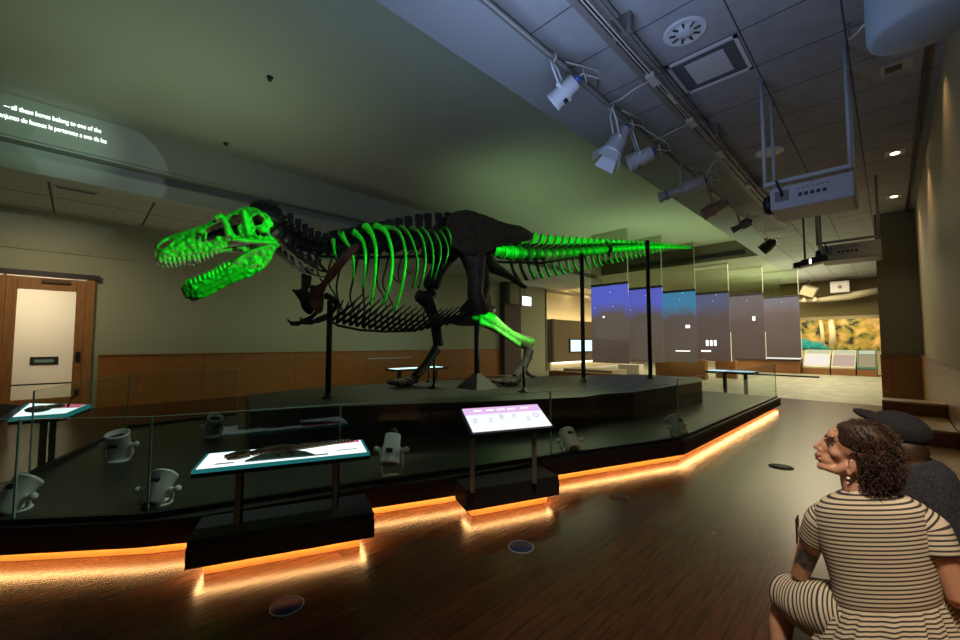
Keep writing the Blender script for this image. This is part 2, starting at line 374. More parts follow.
MB().box((-15.47,pp.y+.08,pq.z+.05),(-15.465,pq.y-.08,pp.z-.07)).build('lettering_line', mat('plaque_line', (.12,.22,.17), .6), ps, True)

# ================================================================== EXHIBIT PLATFORM
front = [(-4.75,-1.05),(-4.03,-.30),(-3.53,.34),(-3.37,.62),(-3.04,1.72),(-2.77,2.37),(-2.45,3.50),(-1.80,5.26),(-1.72,10.9)]
back = [(-2.72,11.55),(-4.6,11.6),(-6.3,9.3),(-7.9,5.6),(-8.1,2.0),(-7.95,.50),(-5.72,-.34)]
front = [(x*1.05,y*1.05) for x,y in front]
poly = front + back
def inset(poly, d, closed=True):
    n = len(poly); out = []
    A = sum(poly[i][0]*poly[(i+1)%n][1]-poly[(i+1)%n][0]*poly[i][1] for i in range(n))
    sg = 1 if A > 0 else -1
    for i in range(n):
        p0, p1, p2 = Vector(poly[i-1]), Vector(poly[i]), Vector(poly[(i+1)%n])
        e1 = (p1-p0).normalized(); e2 = (p2-p1).normalized()
        n1 = Vector((-e1.y, e1.x))*sg; n2 = Vector((-e2.y, e2.x))*sg
        b = (n1+n2); b = b/max(b.length_squared,.3)*2
        out.append((p1.x+b.x*d, p1.y+b.y*d))
    return out
ZD, ZU, ZB, ZT = .26, .70, .085, .215
plat = thing('exhibit_platform', 'long dark two-level platform with glowing amber base under the skeleton', 'platform', (-5,5,0))
MB().prism(inset(poly,.002), ZT, ZD).build('lower_deck', MT['deck'], plat, True)
def skirt(pts, th=.018):
    m = MB(); q = inset(pts, th); n = len(pts)
    for i in range(n):
        j = (i+1)%n; a, b, c, d = pts[i], pts[j], q[j], q[i]
        m.prism([a, b, c, d], ZB, ZT)
    return m
skirt(poly).build('fascia', MT['fascia'], plat, True)
MB().prism(inset(poly,.095), 0.0, ZT).build('toe_kick', MT['kick'], plat, True)
def led_loop(pts, d, z=.135):
    q = inset(pts, d); m = MB()
    for i in range(len(q)):
        a, b = q[i], q[(i+1)%len(q)]
        m.beam((*a,z),(*b,z),.012,.010)
    return m
m = MB(); q = inset(poly, .06)
for i in range(len(front)-1): m.beam((*q[i],ZB+.012),(*q[i+1],ZB+.012),.022,.008)
m.build('light_strip', MT['led'], plat, True)
upper = [(-5.28,1.46),(-5.15,2.0),(-4.55,3.05),(-4.02,3.85),(-3.42,5.0),(-3.24,5.4),(-3.22,5.85),(-2.98,6.45),(-2.80,9.3),(-3.1,10.25),(-4.55,10.25),(-5.75,8.4),(-6.8,5.6),(-7.35,3.0),(-7.0,1.86)]
MB().prism(upper, ZD-.01, ZU).build('upper_deck', MT['deckup'], plat, True, bevel=.006)
def pedestal(label, pts):
    pts = [(x*1.05,y*1.05) for x,y in pts]
    c = (sum(p[0] for p in pts)/4, sum(p[1] for p in pts)/4)
    r_ = thing('pedestal_box', label, 'pedestal', (*c,0))
    MB().prism(inset(pts,.004), ZT, ZD+.002).build('box', MT['matte'], r_, True, bevel=.004)
    skirt(pts).build('fascia', MT['matte'], r_, True)
    MB().prism(inset(pts,.085), 0, ZT).build('toe_kick', MT['kick'], r_, True)
    q = inset(pts, .055); mm = MB()
    for i in range(3): mm.beam((*q[i],ZB+.012),(*q[i+1],ZB+.012),.022,.008)
    mm.build('light_strip', MT['led'], r_, True)
pedestal('low black box step with amber glow under the illuminated relief table', [(-3.34,.64),(-3.00,.50),(-2.575,1.515),(-2.95,1.65)])
pedestal('low black box step with amber glow under the tilted white screen', [(-2.70,2.37),(-2.44,2.26),(-2.12,3.09),(-2.40,3.20)])

# glass barrier: one panel per thing
def glass_panel(p, q, z0, z1, label, grp=None):
    g = thing('glass_panel', label, 'glass panel', ((p[0]+q[0])/2,(p[1]+q[1])/2,z0), 0, grp)
    p = Vector((*p,0)); q = Vector((*q,0)); d = (q-p).normalized(); p = p+d*.004; q = q-d*.004
    zc = (z0+z1)/2
    MB().beam(p+Vector((0,0,zc)), q+Vector((0,0,zc)), .012, z1-z0-.004).build('pane', MT['glass'], g, True)
    MB().beam(p+Vector((0,0,z1)), q+Vector((0,0,z1)), .014, .004).build('top_edge', MT['glass_edge'], g, True)
    for s_, e in ((p,1),(q,-1)):
        MB().beam(s_+Vector((0,0,z0)), s_+Vector((0,0,z1)), .014, .004, up=d).build('side_edge', MT['glass_edge'], g, True)
    MB().beam(p+Vector((0,0,z0+.019)), q+Vector((0,0,z0+.019)), .05, .035).build('shoe', MT['black'], g, True)
gp = inset(poly, .07)
f = gp[:len(front)]
ZG = .97
glass_panel(f[0], f[1], ZD, ZG, 'glass barrier pane at the left end, in front of the first grey deck lamp')
glass_panel(f[1], f[2], ZD, ZG, 'glass barrier pane in front of the two leftmost grey deck lamps')
glass_panel(f[2], (f[4][0]-.1,f[4][1]-.2), ZD, ZG, 'glass barrier pane behind the illuminated relief table')
glass_panel((f[4][0]-.1,f[4][1]-.2), f[6], ZD, ZG, 'glass barrier pane behind the tilted white screen')
glass_panel(f[6], f[7], ZD, ZG, 'glass barrier pane between the white screen and the platform bend')
glass_panel(f[7], f[8], ZD, 1.03, 'long glass barrier pane along the far straight run of the platform')
bk = gp[len(front):]
glass_panel(bk[6], bk[5], ZD, 1.05, 'glass barrier pane across the left end, by the door')
glass_panel(bk[5], bk[4], ZD, 1.05, 'glass barrier pane at the back, before the wood wainscot by the door')
# ================================================================== SKELETON
def XC(y): return -5.95 + .022*max(0, y-2.0)**2      # the skeleton's mid line in plan, tail swings gently
def S(px, py, n=0.0):
    """point on the skeleton's side surface (n metres towards its left flank) seen at this pixel"""
    d = ray(px, py)
    def g(t):
        p = CP + d*t; return p.x - XC(p.y) - n
    t = .5
    while g(t) > 0 and t < 40: t += .25
    a, b = t-.25, t
    for _ in range(30):
        c = (a+b)/2
        if g(c) > 0: a = c
        else: b = c
    return CP + d*((a+b)/2)
def mir(p):
    k = XC(p.y); return Vector((2*k-p.x, p.y, p.z))
random.seed(4)
sk = thing('tyrannosaur_skeleton', 'huge mounted tyrannosaur skeleton, jaws open, skull and ribs lit green', 'dinosaur skeleton', (-5.9,5,ZU))
LIT = bpy.data.collections.new('projector_targets')       # bones the green projectors are masked to
def lit(o): LIT.objects.link(o); return o
RM = REM

def inpoly(x, y, poly):
    c = False; n = len(poly); j = n-1
    for i in range(n):
        xi, yi = poly[i]; xj, yj = poly[j]
        if (yi > y) != (yj > y) and x < (xj-xi)*(y-yi)/(yj-yi)+xi: c = not c
        j = i
    return c
def smooth_poly(poly, it=1):
    for _ in range(it):
        o = []
        n = len(poly)
        for i in range(n):
            a, b = poly[i], poly[(i+1)%n]
            o.append((a[0]*.75+b[0]*.25, a[1]*.75+b[1]*.25)); o.append((a[0]*.25+b[0]*.75, a[1]*.25+b[1]*.75))
        poly = o
    return poly
def plate(mb, poly, holes, nf, thick, step=2.0, both=False, roof=None, sm=1, jig=0.0):
    """bone plate traced from its side outline, given lateral position nf(px,py) and thickness"""
    P = smooth_poly(poly, sm); Hs = []
    for h in holes:
        cx = sum(p[0] for p in h)/len(h); cy = sum(p[1] for p in h)/len(h)
        Hs.append([(cx+(p[0]-cx)*1.22, cy+(p[1]-cy)*1.22) for p in h])
    vs = []; es = []
    for L in [P]+Hs:
        k = len(vs); vs += [Vector(p) for p in L]; es += [(k+i, k+(i+1)%len(L)) for i in range(len(L))]
    xs = [p[0] for p in P]; ys = [p[1] for p in P]
    y = min(ys)
    while y < max(ys):
        x = min(xs)
        while x < max(xs):
            if inpoly(x,y,P) and not any(inpoly(x,y,h) for h in Hs): vs.append(Vector((x+random.uniform(-.2,.2),y+random.uniform(-.2,.2))))
            x += step
        y += step
    r_ = delaunay_2d_cdt(vs, es, [], 0, 1e-5)
    v2, fs = r_[0], r_[2]
    F = []
    for f_ in fs:
        cx = sum(v2[i].x for i in f_)/len(f_); cy = sum(v2[i].y for i in f_)/len(f_)
        if inpoly(cx,cy,P) and not any(inpoly(cx,cy,h) for h in Hs): F.append(tuple(f_))
    cnt = {}
    for f_ in F:
        for i in range(len(f_)):
            e = (f_[i], f_[(i+1)%len(f_)]); cnt[e] = 1
    bd = [e for e in cnt if (e[1],e[0]) not in cnt]
    def tf(side):
        o, i_ = [], []
        for v in v2:
            n = nf(v.x, v.y); j = jig*(noise.noise(Vector((v.x*.3, v.y*.3, side*3)))+.6*noise.noise(Vector((v.x*.9, v.y*.9, side*3)))) if jig else 0
            a = S(v.x, v.y, n+j); b = S(v.x, v.y, n)
            b = Vector((b.x-thick, b.y, b.z))
            if side < 0: a, b = mir(a), mir(b)
            o.append(a); i_.append(b)
        k = len(v2)
        flip = side < 0
        f1 = [tuple(reversed(f_)) for f_ in F]; f2 = [tuple(i+k for i in f_) for f_ in F]
        f3 = [(e[0], e[1], e[1]+k, e[0]+k) for e in bd]
        mb.add(o+i_, [tuple(reversed(f_)) for f_ in f1+f2+f3] if flip else f1+f2+f3, True)
    tf(1)
    if both: tf(-1)
    if roof:
        a = [S(x,y,nf(x,y)) for x,y in roof]
        b = [mir(p) for p in a]; n = len(a); D = Vector((0,0,-.05))
        seg = 6; vs = []
        for i in range(n):
            for k in range(seg+1):
                u_ = k/seg; p = a[i].lerp(b[i], u_); vs.append(p + Vector((0,0,.02*math.sin(math.pi*u_)-.012)))
        vs2 = [v+D for v in vs]; W = seg+1; N = len(vs)
        fs = []
        for i in range(n-1):
            for k in range(seg):
                q = (i*W+k, i*W+k+1, (i+1)*W+k+1, (i+1)*W+k); fs.append(q); fs.append(tuple(reversed([j+N for j in q])))
        for k in range(seg):
            fs.append((k+1,k,k+N,k+1+N)); q=(n-1)*W; fs.append((q+k,q+k+1,q+k+1+N,q+k+N))
        for i in range(n-1):
            fs.append((i*W,(i+1)*W,(i+1)*W+N,i*W+N)); fs.append(((i+1)*W+seg,i*W+seg,i*W+seg+N,(i+1)*W+seg+N))
        mb.add(vs+vs2, fs, True)

def zp(L, ox=150, oy=190, s=5.333): return [(ox+x/s, oy+y/s) for x, y in L]
skull_out = zp([(30,300),(42,275),(75,255),(130,235),(200,212),(270,190),(320,172),(355,150),(378,140),(400,142),(425,122),(470,100),(515,85),(560,92),(600,112),(635,135),(665,182),(655,198),(638,200),(640,240),(668,258),(692,282),(680,296),(620,288),(560,290),(520,286),(478,292),(430,300),(380,315),(330,332),(280,342),(200,355),(120,362),(70,374),(45,368),(33,340)])
holes = [zp([(52,300),(66,282),(100,262),(120,260),(112,278),(86,300),(64,312)]),
         zp([(236,268),(246,246),(258,250),(250,272)]),
         zp([(298,228),(318,206),(350,190),(380,180),(396,200),(404,230),(392,244),(352,240),(346,258),(320,268),(304,250)]),
         zp([(430,165),(444,143),(482,140),(490,170),(464,192),(470,222),(482,246),(456,226),(436,192)]),
         zp([(550,148),(572,136),(604,152),(594,176),(562,186)]),
         zp([(562,196),(584,228),(582,252),(566,226)]),
         zp([(592,228),(628,234),(620,246),(596,243)])]
def skull_n(x, y):
    u = min(1, max(0, (x-155)/110)); w_ = .13 + .24*u**1.3
    top = 244 + (x-155)*(-.40)      # rough top line in pixels
    k = min(1, max(0, (y-top+2)/14))
    if x < 160: w_ *= .55 + .45*(x-154)/6
    return w_*(.42 + .58*k**.7)
mb = MB()
plate(mb, skull_out, holes, skull_n, .045, 1.6, both=True, jig=.036,
      roof=[(156,245),(160,240.5),(166,237.5),(174,234),(188,229.5),(200,226),(210,222.5),(217,218.5),(223,217),(230,213),(238,209),(246,206.5),(255,208),(262,211),(269,215.5),(274,223)])
# brow horn, lacrimal and cheek ridges
for pts, r_, n_ in (([(214,219),(220,216.5),(226,219)],[.03,.05,.03],.20), ([(223,218),(227,228),(229,237)],.042,.29), ([(231,239),(245,241),(262,242),(276,243)],.032,.37),
                    ([(243,210),(246,222),(248,236)],.045,.31), ([(200,229),(206,233),(205,240)],.02,.25)):
    q = [S(x,y,n_) for x,y in pts]; mb.tube(q, r_, 8); mb.tube([mir(p) for p in q], r_, 8)
skull = lit(mb.build('skull', MT['bone'], sk, True, mods=RM(.014,2,.5)))
def fang(par, x, y, dx, dy, n, r_, far=False):
    a = S(x,y,n); b = S(x+dx*.55,y+dy*.6,n+.005); c = S(x+dx,y+dy,n-.01)
    pts = [a+(a-b)*.3, a, b, c]
    if far: pts = [mir(p) for p in pts]
    lit(MB().tube(pts, [r_,r_,r_*.75,.004], 6).build('tooth', MT['tooth'], par, True))
for i,(x,y,l) in enumerate([(160,258.5,5),(164,258,7),(168.5,257.6,8),(173,257.2,8),(178,256.8,7.5),(182.5,256.3,7),(188,255.8,6),(193,254.8,7.5),(197,254.2,8.5),(202,253.2,6.5),(206,252.2,6.5),(210.5,251,6),(215,249.6,5),(219,248.5,4)]):
    for far in (False, True): fang(skull, x, y, l*.38, l, skull_n(x,y)-.03, .028, far)
jaw_out = zp([(188,520),(196,500),(225,496),(265,488),(300,474),(335,458),(370,438),(400,420),(425,402),(445,372),(500,338),(560,310),(620,296),(688,284),(700,298),(668,318),(652,368),(622,412),(575,444),(540,462),(480,482),(420,506),(350,546),(300,574),(250,580),(210,562),(193,540)])
def jaw_n(x,y):
    u = min(1, max(0, (x-185)/90)); w_ = .12+.25*u**1.1
    if x < 192: w_ *= .5+.5*(x-185)/7
    return w_
mb = MB()
plate(mb, jaw_out, [zp([(566,400),(584,396),(580,412),(568,414)])], jaw_n, .05, 1.8, both=True, jig=.034)
a = [S(x,y,jaw_n(x,y)-.03) for x,y in ((187,289),(190,294),(197,296))]
for p in a: mb.tube([p, mir(p)], .05, 8)
for pts in ([(196,293),(215,285),(235,275),(258,262)], [(235,262),(250,252),(272,245)]):
    q = [S(x,y,jaw_n(x,y)) for x,y in pts]; mb.tube(q,.03,8); mb.tube([mir(p) for p in q],.03,8)
jaw = lit(mb.build('lower_jaw', MT['bone'], sk, True, mods=RM(.015,2,.5)))
for (x,y,l) in [(187.5,285,5),(191,283.5,6),(195.5,282.5,6),(200,281,7),(205,279.5,7),(209,277,6),(213,275.5,6),(217,273.5,6),(221,271,7),(225,268.5,7),(229,265.5,5)]:
    for far in (False, True): fang(jaw, x, y, -l*.25, -l, jaw_n(x,y)-.03, .026, far)
# palate / braincase seen dark through the openings
mb = MB()
mb.tube([S(x,y,0) for x,y in ((200,240),(225,234),(250,232),(268,232))], [.05,.09,.13,.12], 10)
mb.tube([S(x,y,.1) for x,y in ((226,240),(246,241),(262,236))], .05, 8); mb.tube([mir(S(x,y,.1)) for x,y in ((226,240),(246,241),(262,236))], .05, 8)
mb.build('braincase', MT['bone2'], sk, True, mods=RM(.025))

# ---- vertebrae
def vertebra(c, nxt, r_, top, proc, pr_z=0.0, wid=.06, lean=0.0, m=None, thick=.8, bladew=None):
    """centrum spool, neural spine up to point top, transverse processes"""
    d = (nxt-c); L = d.length; t = d.normalized(); sd = Vector((0,0,1)).cross(t).normalized(); up = t.cross(sd)
    mb = MB()
    h = L*thick
    mb.lathe(c, t, [(r_*.2,-h/2),(r_,-h/2),(r_*1.02,-h/2+h*.1),(r_*.78,-h*.12),(r_*.78,h*.12),(r_*1.02,h/2-h*.1),(r_,h/2),(r_*.2,h/2)], 14)
    b = c + up*r_*.7
    mid = b.lerp(top, .5)
    bw = bladew or h*.75
    # blade: tapered slab in the sagittal plane
    u = (top-b).normalized(); f_ = u.cross(sd).normalized()
    vs = []
    for (p, wy, wx) in ((b, bw*.42, wid*.6), (mid, bw*.36, wid*.4), (top-u*.02, bw*.46, wid*.5), (top, bw*.36, wid*.35)):
        for (i,j) in ((-1,-1),(1,-1),(1,1),(-1,1)): vs.append(p + sd*wx*i + f_*wy*j)
    fs = [(4*k+i, 4*k+(i+1)%4, 4*k+4+(i+1)%4, 4*k+4+i) for k in range(3) for i in range(4)]+[(3,2,1,0),(12,13,14,15)]
    mb.add(vs, fs, False)
    if proc:
        for s_ in (1,-1):
            mb.tube([c+up*r_*.8, c+up*(r_*.9+pr_z*.5)+sd*s_*proc*.5, c+up*(r_*.9+pr_z)+sd*s_*proc], [r_*.4,r_*.3,r_*.22], 6, flat=.6)
            mb.tube([c+up*r_*.9+sd*s_*r_*.4-t*L*.1, c+up*r_*1.3+sd*s_*r_*.5+t*L*.55], [r_*.25,r_*.16], 6)
    return mb.build('vertebra', m or MT['bone2'], sk, True, bevel=.006)
neck = [(272,222),(280,230),(288,237),(296,242),(304,246),(312,248.5),(320,249.5),(329,249)]
ntop = [(266,203),(278,210),(290,213),(298,219),(305,224),(311,228),(318,231),(325,233)]
back_c = [(338,248.5),(348,247.5),(357,246.5),(366,246),(375,245.5),(383.5,245),(392,244.5),(401,244),(410.5,243.5),(420,243),(430,242.5),(440,242),(449,241.5)]
back_t = [(333,230.5),(344,229),(352,227.5),(361,224.5),(371.5,222.8),(380.5,221.6),(389,219.8),(398.5,218),(408,216.2),(419,214.3),(427.5,213.2),(438.5,212.8),(448,212.5)]
C = [S(*p) for p in neck+back_c]; T = [S(*p) for p in ntop+back_t]
for i in range(len(C)):
    nx = C[i+1] if i+1 < len(C) else C[i]+(C[i]-C[i-1])
    if i < len(neck): vertebra(C[i], nx, .135, T[i], .26, -.06, .08, thick=.95, bladew=.08)
    else: vertebra(C[i], nx, .135, T[i], .27, .10, .07, thick=.9, bladew=.16)
mb = MB(); mb.ell(S(263,209), .16,.17,.12); mb.ell(S(270,212,.06), .13,.16,.12); mb.tube([S(260,210,.12),S(272,214,.10),S(281,222,.08)], [.06,.09,.07], 8); mb.tube([mir(S(260,210,.12)),mir(S(272,214,.10)),mir(S(281,222,.08))], [.06,.09,.07], 8)
for x,y,dx,dy in ((258,205,-2,-4),(263,203,0,-4),(268,205,2,-5),(274,209,3,-5),(271,216,6,-2),(262,213,5,3)): mb.tube([S(x,y),S(x+dx,y+dy)], [.06,.025], 7)
mb.build('atlas', MT['bone2'], sk, True, mods=RM(.018,2,.4))
# neck ribs, thin rods sweeping back
for i,(x,y) in enumerate([(281,238),(287,243),(293,247),(300,251),(308,254),(316,256)]):
    a = S(x,y,.16)
    q = [a, S(x+4,y+9,.20), S(x+11,y+16,.22), S(x+21,y+22-i*.8,.20)]
    MB().tube(q, [.035,.028,.02,.01], 6).build('neck_rib', MT['bone'], sk, True)
    MB().tube([mir(p) for p in q], [.035,.028,.02,.01], 6).build('neck_rib', MT['bone2'], sk, True)
# caudal vertebrae
tail_px = [(496,250),(506,252),(520,253.5),(545,254),(560,253.2),(575,252.2),(600,250.2),(640,247.6),(668,247),(695,248.4)]
TP = [S(*p) for p in tail_px]
def along(P, s_):
    for i in range(len(P)-1):
        L = (P[i+1]-P[i]).length
        if s_ <= L: return P[i].lerp(P[i+1], s_/L)
        s_ -= L
    return P[-1]
TL = sum((TP[i+1]-TP[i]).length for i in range(len(TP)-1))
NC = 37
ss = []; acc = 0; wts = [1-.62*(i/NC) for i in range(NC+1)]; tw = sum(wts)
for i in range(NC+1): ss.append(acc/tw*TL); acc += wts[i]
tc = [along(TP, s_) for s_ in ss]+[TP[-1]]
for i in range(NC):
    u = i/NC; c = tc[i]; nx = tc[i+1]
    r_ = .155*(1-u)**.85+.014
    hgt = (.50*(1-u*1.0)**1.6 + .03)
    t = (nx-c).normalized()
    topp = c + Vector((0,0,1))*hgt + t*(.05+.10*(1-u))
    lit(vertebra(c, nx, r_, topp, (.30*(1-u)**1.2 if u < .75 else 0), .02, .05*(1-u)+.012, m=MT['bone'], thick=.93, bladew=(nx-c).length*.8))
# chevrons
for i in range(1, 27):
    u = i/27; c = (tc[i]+tc[i+1])/2; t = (tc[i+1]-tc[i]).normalized(); L_ = .42*(1-u)**.9+.05; r_ = .155*(1-i/NC)**.85
    dn = Vector((0,0,-1))
    q = [c+dn*r_*.9, c+dn*(r_+L_*.5)+t*L_*.18, c+dn*(r_+L_*.92)+t*L_*.45, c+dn*(r_+L_*.95)+t*L_*.62]
    o = MB().tube(q, [.036,.034*(1-u*.5),.045*(1-u*.6),.018], 6).build('chevron', MT['bone'], sk, True)
    if i > 2: lit(o)

# ---- ribs
def z2(L): return zp(L, 300, 200, 5.333)
ribs = [([(175,215),(180,250),(186,285),(196,325)],.030),
        ([(216,175),(232,205),(252,235),(268,255),(282,300),(286,360),(284,430)],.036),
        ([(280,170),(312,195),(336,225),(347,275),(348,340),(343,410),(335,470)],.040),
        ([(345,138),(370,165),(390,200),(404,260),(404,340),(398,420),(386,500),(376,560)],.044),
        ([(400,138),(435,152),(462,180),(482,235),(492,300),(490,380),(475,460),(455,520),(440,560)],.044),
        ([(446,150),(490,152),(522,168),(545,205),(560,270),(562,340),(550,430),(528,520),(505,590)],.044),
        ([(530,148),(562,166),(590,205),(610,255),(624,310),(625,370),(612,430),(600,470)],.040),
        ([(588,155),(620,168),(645,195),(662,250),(668,320),(660,385),(645,440),(632,470)],.040),
        ([(640,155),(668,172),(690,205),(704,250),(710,310),(704,370),(697,412)],.036),
        ([(690,165),(715,178),(735,205),(750,250),(748,310),(732,370),(715,422)],.032),
        ([(745,170),(762,190),(780,225),(790,268),(780,320),(762,360)],.028),
        ([(738,165),(768,145),(790,165),(803,205),(800,250)],.024)]
for k,(L,rad) in enumerate(ribs):
    P = z2(L); n_ = len(P); q = []
    for i,(x,y) in enumerate(P):
        u = i/(n_-1); q.append(S(x, y, .16 + .46*math.sin(min(1,u*1.15)*math.pi*.62) - (.12*max(0,u-.8)/.2)))
    # resample smooth
    def cr(q, m_=4):
        out = []
        for i in range(len(q)-1):
            p0 = q[max(i-1,0)]; p1 = q[i]; p2 = q[i+1]; p3 = q[min(i+2,len(q)-1)]
            for j in range(m_):
                t = j/m_; out.append(.5*((2*p1)+(p2-p0)*t+(2*p0-5*p1+4*p2-p3)*t*t+(3*p1-p0-3*p2+p3)*t**3))
        return out+[q[-1]]
    qs = cr(q); N = len(qs)
    rr = [rad*.78*(2.1-1.1*min(1,i/(N*.3)))*(1-.45*i/N) for i in range(N)]
    lit(MB().tube(qs, rr, 8, flat=.7).build('rib', MT['bone'], sk, True))
    # far ribs reach further down as the dark rods behind
    qm = [mir(p) for p in qs]
    if 1 < k < 8: 
        e = qm[-1]; dv = (qm[-1]-qm[-4]).normalized(); dv = (dv+Vector((0,0,-1))*.8).normalized(); qm += [e+dv*.14, e+dv*.28]
        rr = rr+[rr[-1],rr[-1]*.8]
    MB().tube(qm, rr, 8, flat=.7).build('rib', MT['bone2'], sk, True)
# gastralia basket
for i in range(20):
    u = i/19
    bx = 331+u*122; by = 321+10*math.sin(min(1,u*1.25)*math.pi*.62)-(7*max(0,u-.7)/.3)
    a = S(bx, by, .0)
    b = S(bx+13+4*(1-u), by-10-3*(1-u), .26); c = S(bx+24+8*(1-u), by-19-8*(1-u), .42)
    for s_ in (0,1):
        q = [a,b,c] if not s_ else [mir(a), mir(b), mir(c)]
        MB().tube(q, [.026,.022,.010], 6).build('belly_rib', MT['bone2'], sk, True)
MB().tube([S(x,y,0) for x,y in ((326,318),(338,325.5),(360,330),(385,331.5),(410,331),(432,326),(452,316))], .022, 6).build('belly_rod', MT['blacksteel'], sk, True)
MB().tube([S(x,y,.1) for x,y in ((290,246),(320,257),(360,257.5),(400,257),(440,256),(470,256),(500,262),(540,263),(583,257))], .03, 6).build('spine_rod', MT['blacksteel'], sk, True)

# ---- shoulder and arms
def zc(L): return zp(L, 300, 250, 7.53)
sc_out = zc([(76,240),(100,262),(150,264),(185,215),(215,165),(250,112),(300,58),(345,8),(400,-48),(428,-60),(450,-34),(440,0),(398,54),(358,96),(312,152),(258,222),(215,262),(192,300),(186,380),(184,450),(165,480),(140,478),(108,452),(84,420),(76,350)])
def scap_n(x,y): return .20 + .44*min(1,max(0,(300-y)/40))
for s_ in (1,-1):
    mb = MB(); plate(mb, sc_out, [], scap_n, .06, 3, jig=.02)
    if s_ < 0: mb.v = [tuple(mir(Vector(v))) for v in mb.v]; mb.f = [tuple(reversed(f_)) for f_ in mb.f]
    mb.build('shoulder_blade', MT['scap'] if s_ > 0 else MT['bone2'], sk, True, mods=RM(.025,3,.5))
    g = (lambda p: p) if s_ > 0 else mir
    MB().tube([g(S(x,y,n_)) for x,y,n_ in ((325,296,.24),(331,297,.30),(338,304,.33))], [.065,.04,.055], 8).build('upper_arm', MT['bone2'], sk, True, mods=RM(.02))
    MB().tube([g(S(x,y,n_)) for x,y,n_ in ((338,304,.33),(333,311,.30),(326,317,.28))], [.045,.03,.035], 8).build('forearm', MT['bone2'], sk, True)
    mb = MB()
    for dy in (0,3.5):
        mb.tube([g(S(x,y+dy*.6,n_)) for x,y,n_ in ((326,316,.28),(318,319,.26),(311,323-dy,.25),(305,323-dy,.25),(300,317,.24))], [.035,.03,.03,.024,.006], 7)
    mb.build('hand', MT['bone2'], sk, True)

# ---- pelvis
il = [(446,226),(448,216),(455,211),(462,209.5),(468,209),(478,212),(490,216),(500,220.5),(512,224),(520,225),(528,229),(534,233),(533,240),(524,242.5),(508,244),(497,246),(490,252),(480,256),(468,255),(459,250),(451,243)]
def il_n(x,y): return .10 + .012*max(0,y-212) 
mb = MB(); plate(mb, il, [], il_n, .06, 3, both=True, jig=.05)
mb.tube([S(x,y,0) for x,y in ((448,240),(462,240),(480,241),(500,245))], [.16,.17,.17,.15], 12)
for x,y in ((462,240),(474,240),(486,242),(498,244)): mb.tube([S(x,y,.36), mir(S(x,y,.36))], .07, 8)
mb.build('ilium', MT['bone'], sk, True, mods=RM(.03,3,.5))
mb = MB()
for g in (lambda p:p, mir):
    mb.tube([g(S(x,y,n_)) for x,y,n_ in ((477,250,.16),(481,268,.12),(483,285,.10),(480,302,.08),(468,313,.07))], [.15,.15,.16,.15,.13], 10)
mb.tube([S(x,y,0) for x,y in ((447,320),(458,320),(470,318),(484,314),(494,309))], [.06,.12,.17,.17,.08], 10)
mb.tube([S(x,y,0) for x,y in ((484,290),(486,300),(484,312))], [.09,.12,.12], 10)
mb.build('pubis', MT['bone2'], sk, True, mods=RM(.03,4,.6))
mb = MB()
for g in (lambda p:p, mir):
    mb.tube([g(S(x,y,n_)) for x,y,n_ in ((486,252,.30),(490,262,.2),(498,268,.1),(512,277,.05),(527,288,.03))], [.11,.12,.08,.045,.035], 8)
mb.build('ischium', MT['bone2'], sk, True, mods=RM(.025,3,.5))
# ---- near (left) leg
N1 = .44
mb = MB()
mb.ell(S(474,247,.34), .10,.12,.10)
mb.tube([S(x,y,n_) for x,y,n_ in ((472,247,.36),(476,258,N1),(476,276,N1),(475,294,N1),(479,307,N1),(484,313,N1))], [.15,.19,.16,.15,.18,.18], 12)
mb.tube([S(x,y,N1) for x,y in ((470,249),(467,256),(469,264))], [.06,.09,.05], 8)
mb.ell(S(487,310,N1), .12,.14,.12); mb.ell(S(478,315,N1), .11,.12,.10)
mb.build('thigh_bone', MT['bone'], sk, True, mods=RM(.03,3,.5))
mb = MB()
q = [(476,318),(482,317),(490,321),(500,328),(510,335),(520,340),(528,343)]
mb.tube([S(x,y,N1) for x,y in q], [.12,.17,.16,.12,.105,.12,.13], 12)
mb.ell(S(484,312,N1), .08,.12,.10); mb.ell(S(475,319,N1), .09,.10,.07); mb.ell(S(529,342,N1), .12,.12,.13); mb.ell(S(524,345,N1), .10,.11,.08)
mb.tube([S(x,y,N1+.10) for x,y in ((478,322),(492,327),(507,337),(520,346))], [.06,.045,.035,.05], 8)
lit(mb.build('shin_bone', MT['bone'], sk, True, mods=RM(.022,3,.5)))
def foot(leg, toes, n0, ms, name_m):
    mb = MB(); k = -1
    for dn in (-.07, 0, .07): mb.tube([S(x,y,n0+dn*(1+.5*i/len(leg))) for i,(x,y) in enumerate(leg)], [.11,.09,.085,.095,.08][:len(leg)], 8)
    o = mb.build('foot_bones', ms, sk, True, mods=RM(.022,2,.5))
    for (pts, dn) in toes:
        q = [S(x,y,n0+dn) for x,y in pts]
        q = [Vector((p.x,p.y,max(p.z,ZU+.085))) for p in q]
        mb = MB(); L = len(q)
        for i in range(L-1):
            r0 = .085-.010*i
            mb.tube([q[i].lerp(q[i+1],.04), q[i].lerp(q[i+1],.25), q[i].lerp(q[i+1],.75), q[i].lerp(q[i+1],.97)], [r0,r0*.72,r0*.72,r0*.9] if i < L-2 else [r0,r0*.8,r0*.4,.008], 8)
        mb.build('toe', ms, sk, True)
foot([(529,349),(527,358),(523,368),(516,378)], [([(516,379),(508,387),(500,389.5),(490,391),(482,391)],-.06), ([(517,379),(511,386),(503,391),(494,393.5)],.12), ([(518,379),(515,386),(509,392),(503,395)],.28)], N1, MT['bone2'], '')
MB().tube([S(x,y,N1+.12) for x,y in ((528,346),(531,352),(530,360))], [.06,.05,.03], 8).build('heel_bone', MT['bone2'], sk, True)
MB().tube([S(x,y,N1) for x,y in ((524,369),(528,374),(533,377),(537,376))], [.045,.04,.03,.008], 8).build('toe', MT['bone2'], sk, True)
